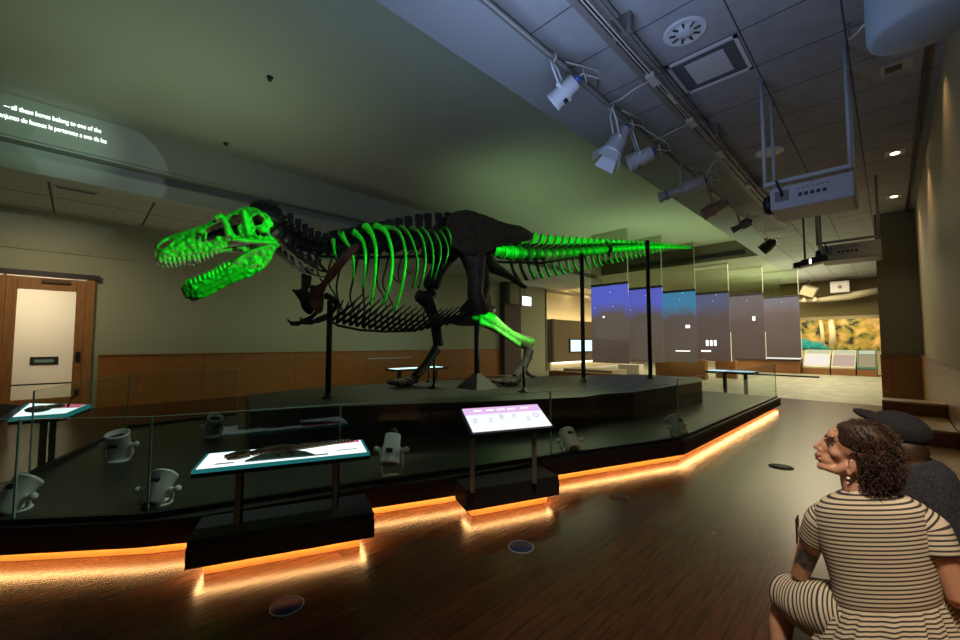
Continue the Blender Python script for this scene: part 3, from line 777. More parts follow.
# ---- far (right) leg, thigh swung forward
N2 = -.42
mb = MB()
mb.tube([S(x,y,n_) for x,y,n_ in ((458,247,-.32),(451,253,N2),(444,261,N2),(437,273,N2),(431,286,N2))], [.15,.19,.16,.15,.17], 12)
mb.ell(S(429,284,N2), .10,.12,.13); mb.ell(S(434,280,N2),.1,.12,.1)
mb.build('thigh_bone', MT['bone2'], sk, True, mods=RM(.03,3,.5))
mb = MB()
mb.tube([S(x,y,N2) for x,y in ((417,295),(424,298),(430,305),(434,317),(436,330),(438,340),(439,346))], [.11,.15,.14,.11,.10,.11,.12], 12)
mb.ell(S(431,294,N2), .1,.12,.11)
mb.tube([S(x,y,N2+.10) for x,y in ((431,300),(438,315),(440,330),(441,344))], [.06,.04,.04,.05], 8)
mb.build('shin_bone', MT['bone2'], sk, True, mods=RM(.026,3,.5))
foot([(437,348),(432,356),(425,366),(415,377)], [([(415,378),(406,384),(397,386.5),(387,387.5)],0), ([(414,378),(404,383),(395,385),(386,385)],-.18), ([(416,379),(409,385),(400,388),(392,389)],.2)], N2, MT['bone2'], '')

# ---- steel posts
def post(px, ytop, n, r_, ybase=None, base=.09, cone=False):
    # foot pixel -> plan position on the upper deck
    b = on_z(px, ybase, ZU)
    t = S(px, ytop, n); 
    mb = MB().tube([b, Vector((b.x,b.y,t.z))], r_, 12)
    if cone:
        mb.add([b+Vector((i*.27,j*.27,.0)) for i,j in ((-1,-1),(1,-1),(1,1),(-1,1))]+[b+Vector((i*.05,j*.05,.26)) for i,j in ((-1,-1),(1,-1),(1,1),(-1,1))], [(3,2,1,0),(0,1,5,4),(1,2,6,5),(2,3,7,6),(3,0,4,7),(4,5,6,7)])
    else: mb.lathe(b, (0,0,1), [(base,0),(base,.012),(base*.6,.03),(r_*1.2,.08)], 16)
    mb.build('support_post', MT['blacksteel'], sk, True)
post(328, 300, .1, .042, 398)
post(477, 322, 0, .05, 388, cone=True)
post(583.5, 262, 0, .045, 381)
post(650.5, 252, 0, .045, 378)
post(524, 362, N1, .025, 392, .10)
post(434, 356, N2, .022, 388, .10)
post(429, 368, N2, .018, 382, .06)

# green projectors, masked to the bones of the current story
def green(name, p, target, power, ang, rad=.06, col=(0,1,.015)):
    o = spot(name, p, target, power, col, ang, .3, rad)
    o.light_linking.receiver_collection = LIT
    return o
# ================================================================== CEILING EQUIPMENT
ZR = 4.66
def V(*a): return Vector(a)
rl = thing('lighting_track', 'white lighting track with sockets running along the right ceiling', 'lighting track', (-1.86,8,ZR))
MB().box((-1.885,-1,ZR),(-1.835,13.5,ZR+.035)).build('rail', MT['track'], rl, True)
MB().box((-1.87,-1,ZR-.002),(-1.85,5.2,ZR)).box((-1.87,5.5,ZR-.002),(-1.85,13.2,ZR)).build('slot', MT['black'], rl, True)
MB().box((-1.80,-1,ZR+.03),(-1.775,13.5,ZR+.055)).build('side_channel', MT['rail'], rl, True)
for y in (4.75,6.1,7.5,9.4,11.6):
    MB().box((-1.91,y-.11,ZR-.045),(-1.81,y+.11,ZR+.01)).build('socket_box', MT['track'], rl, True)
for y in (1,3.9,6.9,9.9,12.9): MB().box((-1.93,y-.03,ZR+.035),(-1.73,y+.03,ZC)).build('hanger', MT['rail'], rl, True)
pb = thing('lamp_pipe', 'grey hanging pipe carrying the white stage lamps', 'lighting pipe', (-2.5,8,ZR-.04))
MB().tube([V(-2.5,-1,ZR),V(-2.5,15,ZR)], .026, 10).build('pipe', MT['rail'], pb, True)
MB().tube([V(-2.62,-1,ZR+.12),V(-2.62,13,ZR+.12)], .016, 8).build('conduit', MT['rail'], pb, True)
for y in (.5,2.6,4.6,6.9,8.6,10.4,12.4,14.5): MB().tube([V(-2.5,y,ZR),V(-2.5,y,ZC)], .010, 6).build('hanger_rod', MT['rail'], pb, True)
tag(MB().box((-2.0,.5,4.7),(-1.93,13,4.74)).build('grey_conduit', MT['rail']), 'thin grey conduit between the lamp pipe and the white track', 'conduit')

def stage_lamp(label, pipe, c, aim, L=.34, r=.085, style='can', m=None, cab=True, group=None):
    m = m or MT['white_paint']
    t = thing('stage_lamp', label, 'stage lamp', pipe, 0, group)
    c = V(*c); a = (V(*aim)-c).normalized(); pipe = V(*pipe); u = a.orthogonal().normalized()
    sd = a.cross(V(0,0,1)).normalized(); up = sd.cross(a)
    body = MB()
    if style == 'can':
        body.lathe(c, a, [(r*.5,-L*.5),(r*.86,-L*.48),(r*.9,-L*.1),(r,-L*.08),(r,L*.42),(r*1.06,L*.43),(r*1.06,L*.5),(r*.92,L*.5),(r*.9,L*.3),(.01,L*.3)], 22, cap=False)
    elif style == 'barn':
        body.lathe(c, a, [(r*.5,-L*.5),(r*.75,-L*.48),(r*.8,-L*.1),(r*1.05,-L*.05),(r*1.1,L*.36),(r*1.2,L*.38),(r*1.2,L*.45),(r*.9,L*.45),(r*.9,L*.3),(.01,L*.3)], 22, cap=False)
    else:
        body.lathe(c, a, [(r*.9,-L*.5),(r,-L*.48),(r,-L*.05),(r*.75,0),(r*.62,.02),(r*.62,L*.42),(r*.8,L*.44),(r*.8,L*.5),(r*.6,L*.5),(r*.5,L*.3),(.01,L*.3)], 22, cap=False)
    body.build('body', m, t, True)
    MB().lathe(c, a, [(.01,L*.31),(r*.85,L*.31),(r*.85,L*.32),(.01,L*.33)], 20).build('lens', MT['black'], t, True)
    for k in (-1,1):
        MB().obox(c+a*L*.12+sd*0+up*k*r*1.0, sd*r*.35, a*L*.07, up*.004).build('vent_slot', MT['black'], t, True)
    MB().lathe(c-a*L*.5, -a, [(r*.45,-.01),(r*.45,.03),(r*.3,.05)], 14).build('rear_cap', MT['blue_plug'] if cab else MT['black'], t, True)
    if style == 'barn':
        for k,(d1,d2) in enumerate(((sd,up),(-sd,up),(up,sd),(-up,sd))):
            b0 = c+a*L*.46+d1*r*1.05; b1 = b0+a*.15+d1*.07
            w0, w1 = r*.85, r*1.15
            th = d1*.003
            MB().add([b0-d2*w0+th,b0+d2*w0+th,b1+d2*w1+th,b1-d2*w1+th,b0-d2*w0-th,b0+d2*w0-th,b1+d2*w1-th,b1-d2*w1-th],[(0,1,2,3),(7,6,5,4),(0,4,5,1),(1,5,6,2),(2,6,7,3),(3,7,4,0)]).build('barn_door', m, t, True)
    hz = V(sd.x,sd.y,0).normalized() if V(sd.x,sd.y,0).length > .1 else V(1,0,0)
    top = V(pipe.x,pipe.y,pipe.z-.07)
    y = MB()
    w_ = r*1.22
    y.tube([c+hz*w_, c.lerp(top,.6)+hz*w_, top+hz*w_*.7, top-hz*w_*.7, c.lerp(top,.6)-hz*w_, c-hz*w_], .012, 6, flat=1.6)
    y.build('yoke', m, t, True)
    MB().tube([c-hz*w_*1.12, c+hz*w_*1.12], .016, 8).ell(c+hz*(w_+.035),.028,.028,.028,nu=8,nv=6).ell(c-hz*(w_+.035),.028,.028,.028,nu=8,nv=6).build('tilt_knob', m, t, True)
    if pipe.z > 2:
        MB().tube([top, V(pipe.x,pipe.y,pipe.z)], .016, 8).ring(V(pipe.x,pipe.y,pipe.z), (0,1,0), .036, .012, 14, 6).build('clamp', MT['track'], t, True)
    else:
        MB().lathe(V(pipe.x,pipe.y,pipe.z-.07), (0,0,1), [(.10,-.0),(.10,.012),(.05,.02),(.03,.03)], 18).build('base', m, t, True)
    if cab:
        e = c-a*(L*.5+.03); random.seed(int(c.y*100))
        mid = e+V(.10,.16,.12); 
        MB().tube([e, e-a*.06, mid+V(.05,.06,-.10), mid+V(.0,.10,.05), V(pipe.x+.1,pipe.y+.1,pipe.z-.05), V(pipe.x+.02,pipe.y+.22,pipe.z)], .008, 6).build('cable', MT['cable'], t, True)
        MB().ring(e+V(.06,.05,.02), (1,.4,.2), .075, .006, 16, 5, 0, 5.2).build('cable_loop', MT['cable'], t, True)
    return t
stage_lamp('white can stage lamp hanging alone, nearest along the ceiling pipe', (-2.5,3.62,ZR), tuple(on_x(564,92,-2.5)), (-5.6,3.2,2.4), .33, .105)
spot('stage_lamp_beam', (-2.9,3.5,4.1), (-4.3,.6,.3), 220, (.85,1,.85), 44, .9, .06)
stage_lamp('white stage lamp with open barn door flaps', (-2.5,4.95,ZR), tuple(on_x(618,142,-2.55)), (-4.0,4.2,1.4), .42, .125, 'barn')
stage_lamp('white can stage lamp with blue plug beside the barn door lamp', (-2.5,5.5,ZR), tuple(on_x(640,158,-2.5)), (-5.2,4.6,3.2), .36, .12)
stage_lamp('long narrow off-white profile stage lamp pointing left along the pipe', (-2.5,7.45,ZR), tuple(on_x(681,190,-2.5)), (-5.6,6.4,3.4), .75, .12, 'profile', MT['track'])
stage_lamp('tan stage lamp behind the long profile lamp', (-2.5,9.2,ZR), tuple(on_x(714,209,-2.5)), (-5.2,8.5,3.0), .46, .12, 'can', mat('tan_lamp_paint', (.36,.27,.16), .5))
stage_lamp('small dark stage lamp with a cable loop, near the far end of the pipe', (-2.5,11.4,ZR), tuple(on_x(741,226,-2.5)), (-5.5,11.0,3.0), .42, .12, 'profile', MT['rail'])
stage_lamp('black stage lamp at the very end of the lamp pipe', (-2.5,14.6,ZR), tuple(on_x(768,246,-2.5)), (-4.8,15.0,2.8), .40, .16, 'can', MT['blacksteel'])
for y, L in ((4.75,.55),(6.1,.75)):
    tag(MB().tube([V(-1.9,y,ZR-.02), V(-2.05,y-.05,ZR-.06), V(-2.3,y+.05,ZR-.05), V(-2.48,y+.1,ZR-.02)], .010, 6).build('power_cable', MT['cable']), 'pale power cable from the %s socket box to the lamp pipe' % ('nearest' if y < 5 else 'second'), 'cable')
tag(MB().tube([V(-1.86,7.5,ZR-.03), V(-2.0,7.5,ZR-.14), V(-2.12,7.6,ZR-.30), V(-2.2,7.7,ZR-.42)], .012, 6).build('power_cable', MT['cable']), 'pale cable arching from the track to the long profile lamp', 'cable')

# projectors on drop frames
def drop_projector(label, x0, x1, y0, zb, d, h, ztop=ZC, near=True, m=None, tilt=0):
    t = thing('ceiling_projector', label, 'projector', ((x0+x1)/2,y0,zb))
    m = m or MT['proj']
    b = MB()
    for (x,y) in ((x0,y0),(x1,y0),(x0,y0+d),(x1,y0+d)):
        MB().tube([V(x,y,zb+h+.06),V(x,y,ztop)], .022, 8).build('drop_rod', m, t, True)
    MB().beam(V(x0,y0,zb+h+.07),V(x1,y0,zb+h+.07),.05,.045).beam(V(x0,y0+d,zb+h+.07),V(x1,y0+d,zb+h+.07),.05,.045).beam(V(x0,y0,zb+h+.07),V(x0,y0+d,zb+h+.07),.05,.045).beam(V(x1,y0,zb+h+.07),V(x1,y0+d,zb+h+.07),.05,.045).build('frame', m, t, True)
    MB().box((x0+.05,y0-.05,zb),(x1+.03,y0+d,zb+h)).build('housing', m, t, True, bevel=.025)
    fx = x0+.05; W_ = x1-x0
    p = MB()
    p.box((x0+.10,y0-.055,zb+h*.35),(x0+.24,y0-.05,zb+h*.8))
    p.build('power_inlet', MT['rail'], t, True)
    p = MB()
    for i in range(5): MB().box((x0+.33+i*.07*W_,y0-.056,zb+h*.42),(x0+.33+i*.07*W_+.045*W_,y0-.05,zb+h*.56)).build('port', MT['black'], t, True)
    for i in range(7): MB().box((x0+.32+i*.055*W_,y0-.056,zb+h*.74),(x0+.32+i*.055*W_+.03*W_,y0-.05,zb+h*.77)).build('port', MT['black'], t, True)
    MB().lathe(V(x0+.05,y0+d*.3,zb+h*.5), (-1,0,0), [(h*.42,0),(h*.42,.06),(h*.34,.10),(.01,.10)], 20).build('lens', MT['black'], t, True)
    MB().tube([V(x0+.17,y0-.055,zb+h*.55),V(x0+.17,y0-.10,zb+h*.7),V(x0+.12,y0-.06,zb+h+.08)], .012, 6).build('power_lead', MT['black'], t, True)
    return t
PZ1 = 3.13
pj1 = drop_projector('large white projector hung on four white rods, nearest the viewer', -1.03, -.23, 6.10, PZ1, .62, .29)
pj2 = drop_projector('smaller grey projector on four rods, further along the ceiling', -1.03, -.07, 11.4, 3.26, .7, .33, m=mat('projector_grey_plastic', (.33,.31,.26), .5))
t = thing('spot_projector', 'small black projector with a bright white lens glow on two thin rods', 'projector', (-1.9,11.5,3.9))
pc = on_y(808,263,11.5)
MB().obox(pc+V(.1,0,.02), V(.24,.06,.05), V(-.05,.2,0), V(0,0,.07)).build('housing', MT['black'], t, True, bevel=.01)
MB().obox(pc+V(-.16,-.05,-.03), V(.10,.03,.02), V(-.02,.08,0), V(0,0,.06)).build('lens_hood', MT['black'], t, True)
MB().obox(pc+V(.0,-.22,-.02), V(.08,.0,.02), V(0,.006,0), V(0,0,.05)).build('lit_vent', emis('projector_white_glow', (.9,.95,1), 5), t, True)
MB().tube([pc+V(-.05,0,.05),V(pc.x-.05,pc.y,ZC)], .022, 6).build('drop_rod', MT['rail'], t, True)
MB().tube([pc+V(.2,0,.05),V(pc.x+.2,pc.y,ZC)], .012, 6).build('drop_rod', MT['rail'], t, True)
S1 = V(-1.45,6.3,3.72); S2 = V(-1.25,11.8,4.15)

# ceiling fittings
t = thing('ceiling_speaker', 'round white slotted ceiling speaker grille in a tile', 'ceiling speaker', (-1.44,4.58,ZC))
MB().lathe(V(-1.44,4.58,ZC+.01), (0,0,-1), [(.22,0),(.22,.02),(.19,.028),(.165,.015),(.10,.012),(.09,.03),(.02,.035)], 32).build('grille', MT['white_paint'], t, True)
b = MB()
for i in range(9):
    a_ = i*2*math.pi/9; MB().obox(V(-1.44,4.58,ZC-.020)+V(math.cos(a_),math.sin(a_),0)*.125, V(math.cos(a_),math.sin(a_),0)*.032, V(-math.sin(a_),math.cos(a_),0)*.008, V(0,0,.006)).build('slot', MT['black'], t, True)
t = thing('ceiling_light_panel', 'square recessed ceiling panel with a white frame, switched off', 'ceiling panel', (-1.43,5.4,ZC))
x0,x1,y0,y1 = -1.81,-1.05,5.01,5.78
fr = MB().box((x0,y0,ZC-.02),(x1,y0+.04,ZC)).box((x0,y1-.04,ZC-.02),(x1,y1,ZC)).box((x0,y0,ZC-.02),(x0+.04,y1,ZC)).box((x1-.04,y0,ZC-.02),(x1,y1,ZC)); fr.build('frame', MT['white_paint'], t, True)
MB().box((x0+.04,y0+.04,ZC-.006),(x1-.04,y1-.04,ZC)).build('recess', mat('panel_recess_grey', (.10,.10,.11), .8), t, True)
MB().box((x0+.17,y0+.14,ZC-.012),(x1-.17,y1-.14,ZC-.006)).build('diffuser', mat('panel_diffuser', (.55,.55,.56), .6), t, True)
t = thing('ceiling_speaker', 'flat round white ceiling speaker behind the large projector rod', 'ceiling speaker', (-1.37,8.6,ZC))
MB().lathe(V(-1.37,8.6,ZC+.01), (0,0,-1), [(.22,0),(.22,.02),(.2,.026),(.02,.028)], 28).build('grille', MT['white_paint'], t, True)
for (x,y,l) in ((.20,10.25,'first warm recessed downlight in the right ceiling'),(.20,13.3,'second warm recessed downlight in the right ceiling, further off')):
    t = thing('downlight', l, 'downlight', (x,y,ZC))
    MB().box((x-.13,y-.13,ZC-.012),(x+.13,y+.13,ZC)).build('trim_plate', MT['white_paint'], t, True)
    MB().lathe(V(x,y,ZC-.013),(0,0,-1),[(.06,0),(.06,.004),(.01,.005)],16).build('lamp', emis('downlight_glow', (1,.8,.5), 14), t, True)
    spot('downlight_beam', (x,y,ZC-.03), (x-.02,y,0), 55, (1,.74,.42), 100, .8, .06, t)
for y,pw_ in ((3.6,7),(7.2,18)): spot('downlight_beam', (.30,y,ZC-.02), (.34,y,0), pw_, (1,.70,.36), 105, .8, .06)
t = thing('exit_box', 'small dark vent plate in the ceiling near the white drum', 'ceiling vent', (.2,7.0,ZC))
MB().box((.05,6.9,ZC-.015),(.33,7.15,ZC)).build('plate', MT['track'], t, True); MB().box((.09,6.95,ZC-.02),(.24,7.10,ZC-.015)).build('slot', MT['black'], t, True)
t = thing('pendant_drum', 'big pale cylinder hanging from the ceiling in the top right corner', 'ceiling drum', (.25,4.15,3.9))
MB().lathe(V(.27,4.52,3.9),(0,0,1),[(.01,0),(.27,0),(.30,.02),(.31,.06),(.31,1.0)],40).build('shell', mat('drum_white', (.33,.38,.42), .6), t, True)
MB().tube([V(-.02,4.6,4.2),V(-.1,4.9,4.3),V(-.16,5.3,4.5),V(-.18,5.7,4.9)],.012,6).build('cable', MT['cable'], t, True)
t = thing('air_vent', 'rectangular framed air vent in the aisle ceiling above the door', 'air vent', (-11.6,-.1,ZL))
vv = on_z(57,186,ZL); v2_ = on_z(99,193,ZL)
MB().box((vv.x-.35,vv.y-.05,ZL-.02),(vv.x+.05,v2_.y,ZL)).build('frame', MT['band'], t, True); MB().box((vv.x-.02,vv.y,ZL-.03),(vv.x+.03,v2_.y-.05,ZL-.02)).build('slot', MT['black'], t, True)
for (px,py,l) in ((270,77,'small dark sprinkler dot high in the smooth central ceiling'),(537,208,'small pale sprinkler dot in the central ceiling above the tail')):
    p = on_z(px,py,ZH); tag(MB().lathe(p,(0,0,-1),[(.05,0),(.05,.015),(.02,.03),(.03,.06)],12).build('sprinkler', MT['black'] if px < 300 else MT['white_paint']), l, 'sprinkler')
p = on_z(226,143,ZH); tag(MB().lathe(p,(0,0,-1),[(.05,0),(.05,.015),(.02,.03),(.03,.06)],12).build('sprinkler', MT['black']), 'tiny dark sprinkler dot just above the stepped band left of the skull', 'sprinkler')
spot('caption_projector_edge', (-3.2,2.2,4.6), (XB,.25,4.80), 150, (.72,.80,1), 14.5, .04, .004)
# caption: the projected light is built as self-glowing letter meshes on the band
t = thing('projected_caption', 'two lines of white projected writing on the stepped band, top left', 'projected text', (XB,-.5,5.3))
def text(name, s_, y0, y1, z, h, parent, m, x=XB+.006):
    c_ = bpy.data.curves.new(name, 'FONT'); c_.body = s_; c_.size = h; c_.extrude = .001
    tmp = bpy.data.objects.new(name+'_curve', c_); COL.objects.link(tmp)
    bpy.context.view_layer.update()
    me = bpy.data.meshes.new_from_object(tmp.evaluated_get(bpy.context.evaluated_depsgraph_get())); bpy.data.objects.remove(tmp)
    me.materials.clear(); me.materials.append(m)
    o = bpy.data.objects.new(name, me); COL.objects.link(o)
    wd = max(v.co.x for v in me.vertices)
    o.rotation_euler = (R(90),0,R(90))
    o.scale = ((y1-y0)/wd, 1, 1)
    o.location = (x-parent.location.x, y0-parent.location.y, z-parent.location.z); o.parent = parent
    return o
CT = emis('caption_letter_glow', (.85,1,.9), 2.6)
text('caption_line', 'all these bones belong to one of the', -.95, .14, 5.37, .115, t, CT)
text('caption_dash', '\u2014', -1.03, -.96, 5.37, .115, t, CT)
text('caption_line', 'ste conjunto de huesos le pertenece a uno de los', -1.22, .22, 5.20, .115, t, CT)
spot('caption_projector_beam', (-3.2,2.2,4.6), (XB,-.5,5.12), 520, (.62,1,.74), 17, 1, .01)

# ================================================================== DECK LAMPS
def deck_lamp(label, px, py, aimv, L=.26, r=.075, lift=.16, style='can'):
    b = on_z(px, py, ZD)
    c = b+V(0,0,lift); a = V(*aimv).normalized()
    return stage_lamp(label, (b.x,b.y,ZD+.07), tuple(c), tuple(c+a), L, r, style, MT['deck_lamp'], cab=False)
deck_lamp('grey deck lamp at the left edge of the picture, behind glass', 14, 510, (-.5,.5,.7), .27, .085, .10)
deck_lamp('grey deck lamp behind the seam of the two left glass panes', 157, 504, (-.6,.45,.68), .25, .085, .11)
deck_lamp('grey deck lamp standing alone in the middle of the left deck, facing us', 118, 461, (.25,-.15,1), .26, .10, .17)
deck_lamp('grey deck lamp on the far deck beyond the relief table', 213, 437, (.5,.1,1), .24, .09, .16)
deck_lamp('grey deck lamp between the relief table and the white screen', 391, 478, (.35,-.35,-.8), .28, .085, .26)
deck_lamp('grey deck lamp half hidden by glass right of the white screen', 570, 451, (-.7,.5,.5), .26, .09, .12)
deck_lamp('grey deck lamp furthest right, near the bend of the platform', 677, 435, (-.6,.2,.8), .28, .10, .12)

# ================================================================== READING TABLES
def frame_from(p00, p10, p11, p01): return [V(*p) for p in (p00,p10,p11,p01)]
def slab(mb, q, th, mi=0):
    n = (q[1]-q[0]).cross(q[3]-q[0]).normalized()
    if n.z < 0: n = -n
    vs = [p for p in q]+[p-n*th for p in q]
    f = [(0,1,2,3),(7,6,5,4),(0,4,5,1),(1,5,6,2),(2,6,7,3),(3,7,4,0)]
    if (q[1]-q[0]).cross(q[2]-q[0]).z < 0: f = [tuple(reversed(x)) for x in f]
    mb.add(vs, f, mi=mi); return n
def lerp4(q, u, v): return q[0].lerp(q[1],u).lerp(q[3].lerp(q[2],u), v)
SCREEN_TEAL = emis('lightbox_white', (.86,1,1), 1.25)
TEAL_EDGE = emis('lightbox_teal_edge', (.03,.30,.30), .45)
PINK = emis('lightbox_pink', (.85,.22,.32), .7)
def relief_table(label, q, zfloor, legs, model=True, mats=None):
    c = sum(q, V(0,0,0))/4
    t = thing('relief_table', label, 'lightbox table', (c.x,c.y,zfloor))
    b = MB(); n = slab(b, q, .02); b.build('tabletop', TEAL_EDGE, t, True)
    b = MB(); qq = [lerp4(q,u,v)+n*.002 for u,v in ((.018,.05),(.982,.05),(.982,.95),(.018,.95))]; slab(b, qq, .002); b.build('lit_panel', SCREEN_TEAL, t, True)
    b = MB(); slab(b, [p-n*.021 for p in q], .025); b.build('underframe', MT['black'], t, True)
    for (u,v) in legs:
        p = lerp4(q,u,v); MB().box((p.x-.014,p.y-.014,zfloor),(p.x+.014,p.y+.014,p.z-.05)).build('leg', MT['steel'], t, True)
        MB().box((p.x-.035,p.y+.018,zfloor),(p.x-.012,p.y+.04,p.z-.05)).build('leg', MT['black'], t, True)
    k = 0
    for (u0,u1,v0,v1) in ((.10,.20,.18,.24),(.58,.74,.12,.19),(.80,.93,.3,.34)):
        b = MB(); slab(b, [lerp4(q,u,v)+n*.004 for u,v in ((u0,v0),(u1,v0),(u1,v1),(u0,v1))], .001); b.build('caption_strip', mat('caption_grey_pink', (.5,.35,.38), .6), t, True)
    b = MB(); slab(b, [lerp4(q,u,v)+n*.004 for u,v in ((.62,.74),(.97,.80),(.97,.93),(.62,.93))], .001); b.build('pink_stripe', PINK, t, True)
    return t, n
q = [on_z(193,470,.84), on_z(368,450,.84), on_z(357,439,.93), on_z(206,456,.93)]
# keep a true rectangle: rebuild from the front edge
def rect_from(a, b, depth, rise):
    d = (b-a).normalized(); nrm = V(-d.y, d.x, 0)
    if nrm.dot(V(-1,1,0)) < 0: nrm = -nrm
    o = nrm*depth+V(0,0,rise); return [a, b, b+o, a+o]
q1 = rect_from(on_z(191,471,.735), on_z(370,452.5,.735), .42, .0)
t1, n1 = relief_table('long illuminated table with a dark skeleton relief on it, left foreground', q1, ZD, ((.20,.72),(.80,.72)))
# bronze relief of the skeleton resting on the table
rm = thing('skeleton_relief', 'dark bronze relief of the skeleton lying on the long illuminated table', 'relief model', tuple(lerp4(q1,.5,.5)))
def rl_p(u, v, h=0): return lerp4(q1,u,v)+n1*(h+.012)
MB().tube([rl_p(.28,.55),rl_p(.36,.66),rl_p(.45,.70),rl_p(.54,.66),rl_p(.66,.72),rl_p(.80,.80),rl_p(.93,.84)],[.022,.03,.034,.028,.018,.012,.005],8).build('spine', MT['brass'], rm, True)
b = MB(); b.tube([rl_p(.13,.52),rl_p(.20,.60),rl_p(.27,.55)],[.014,.028,.03],8); b.tube([rl_p(.15,.38),rl_p(.21,.40),rl_p(.27,.50)],[.010,.018,.02],8); b.build('skull', MT['brass'], rm, True, mods=RM(.006,2))
b = MB()
for i in range(11): u=.34+i*.018; b.tube([rl_p(u,.66),rl_p(u+.006,.48,.012),rl_p(u-.006,.34)],.004,5)
b.build('ribs', MT['brass'], rm, True)
b = MB()
for i in range(16): u=.58+i*.021; b.box(tuple(rl_p(u,.80-.0)-V(.004,.004,.0)),tuple(rl_p(u,.80)+V(.004,.004,.02)))
b.build('tail_spines', MT['tooth'], rm, True)
b = MB(); b.tube([rl_p(.52,.62),rl_p(.50,.40),rl_p(.55,.26),rl_p(.52,.14)],[.02,.016,.012,.01],8); b.tube([rl_p(.47,.62),rl_p(.43,.38),rl_p(.46,.2)],[.016,.012,.01],8); b.build('legs', MT['brass'], rm, True)
rp = [rl_p(u,v,-.009) for u,v in ((.26,.16),(.66,.12),(.60,.40),(.52,.58),(.40,.58),(.31,.40))]
b = MB(); b.add(rp+[p+n1*.010 for p in rp], [tuple(range(5,-1,-1)), tuple(range(6,12))]+[(i,(i+1)%6,6+(i+1)%6,6+i) for i in range(6)]); b.build('ground_shape', mat('relief_teal_grey', (.03,.07,.06), .5), rm, True)
# tilted white screen
A = on_z(472,434,.74); B = on_z(553,427,.74)
q2 = rect_from(A, B, .20, .115)
q2 = [on_z(473,432.5,.78), on_z(552,425.5,.78)]; q2 = rect_from(q2[0], q2[1], .26, .145)
c2 = sum(q2, V(0,0,0))/4
t2 = thing('touch_screen_stand', 'tilted bright white touch screen with a lilac header on two posts', 'touch screen', (c2.x,c2.y,ZD))
b = MB(); qb = [lerp4(q2,u,v) for u,v in ((-.03,-.06),(1.03,-.06),(1.03,1.06),(-.03,1.06))]; n2 = slab(b, [p-V(0,0,.006) for p in qb], .04); b.build('housing', MT['black'], t2, True)
b = MB(); slab(b, [p+n2*.003 for p in q2], .004); b.build('screen', emis('screen_white', (.88,.90,1), 1.12), t2, True)
def sc(u0,u1,v0,v1,m,name,h=.005):
    b = MB(); slab(b, [lerp4(q2,u,v)+n2*h for u,v in ((u0,v0),(u1,v0),(u1,v1),(u0,v1))], .001); return b.build(name, m, t2, True)
LIL = emis('screen_lilac', (.80,.52,.84), 1.05); LBL = emis('screen_blue_grey', (.40,.44,.66), .9); PALE = emis('screen_pale_grey', (.45,.47,.60), 1.0)
sc(.0,1,.70,1,LIL,'header'); 
for u in (.12,.28,.42,.56,.74): sc(u,u+.10,.84,.88,emis('screen_header_line',(1,.9,1),1.8),'header_line',.007)
for u,v in ((.05,.42),(.24,.40),(.40,.50),(.56,.52),(.72,.34)):
    b = MB()
    for k in range(3): slab(b, [lerp4(q2,uu,vv)+n2*.006 for uu,vv in ((u+.01*k,v+.07*k-.06),(u+.05+.008*k,v+.07*k-.06),(u+.05+.008*k,v+.07*k-.04),(u+.01*k,v+.07*k-.04))], .001)
    b.build('icon', PALE if u > .1 else LBL, t2, True)
ci = lerp4(q2,.88,.50)+n2*.006
MB().ring(ci, n2, .026, .0025, 24, 6).build('ring_icon', LBL, t2, True); MB().ring(lerp4(q2,.42,.58)+n2*.006, n2, .015, .0018, 18, 6).build('ring_icon', PALE, t2, True)
for u in (.06,.86):
    p = lerp4(q2,u,.5); MB().box((p.x-.016,p.y-.012,ZD),(p.x+.016,p.y+.012,p.z-.03)).build('post', MT['steel'], t2, True)
    MB().box((p.x-.045,p.y+.02,ZD),(p.x-.02,p.y+.045,p.z-.03)).build('post', MT['black'], t2, True)
area('touch_screen_glow', tuple(c2+V(0,0,.06)), tuple(c2+V(.3,-.3,1.5)), .4, 2.2, (.75,.75,1), .2)
# table beyond the left end of the platform, near the door
q3 = rect_from(on_z(6,419,.84), on_z(70,410,.84), .9, .02)
q3 = [on_z(8,418,.71), on_z(68,413.5,.71), on_z(91,404.5,.71), on_z(27,403,.71)]
t3 = thing('relief_table', 'illuminated white table with small dark models near the glass door', 'lightbox table', (-6.6,-.1,0))
b = MB(); n3 = slab(b, q3, .04); b.build('tabletop', TEAL_EDGE, t3, True)
b = MB(); slab(b, [lerp4(q3,u,v)+n3*.003 for u,v in ((.06,.04),(.94,.04),(.94,.96),(.06,.96))], .002); b.build('lit_panel', SCREEN_TEAL, t3, True)
b = MB(); slab(b, [p-n3*.042 for p in q3], .035); b.build('underframe', MT['black'], t3, True)
for (u,v) in ((.5,.25),(.5,.75)):
    p = lerp4(q3,u,v); MB().box((p.x-.03,p.y-.03,0),(p.x+.03,p.y+.03,p.z-.07)).build('leg', MT['black'], t3, True)
b = MB(); slab(b,[lerp4(q3,u,v)+n3*.006 for u,v in ((.5,.5),(.94,.6),(.94,.95),(.6,.95))],.002); b.build('pink_panel', PINK, t3, True)
rm2 = thing('relief_model', 'small dark fossil relief lying on the illuminated table by the door', 'relief model', tuple(lerp4(q3,.5,.45)))
b = MB(); b.ell(lerp4(q3,.35,.40)+n3*.02, .30,.12,.025); b.ell(lerp4(q3,.55,.62)+n3*.02,.15,.1,.02); b.build('relief', mat('relief_dark_green', (.03,.08,.07), .5), rm2, True, mods=RM(.015,2))
MB().tube([lerp4(q3,.75,.62)+n3*.01, lerp4(q3,.80,.64)+n3*.10, lerp4(q3,.86,.68)+n3*.15, lerp4(q3,.84,.74)+n3*.19],[.015,.012,.02,.03],8).build('arm', MT['black'], rm2, True)
t = thing('reading_table', 'black table edge cut off by the left side of the picture', 'table', (-6.0,-1.1,0))
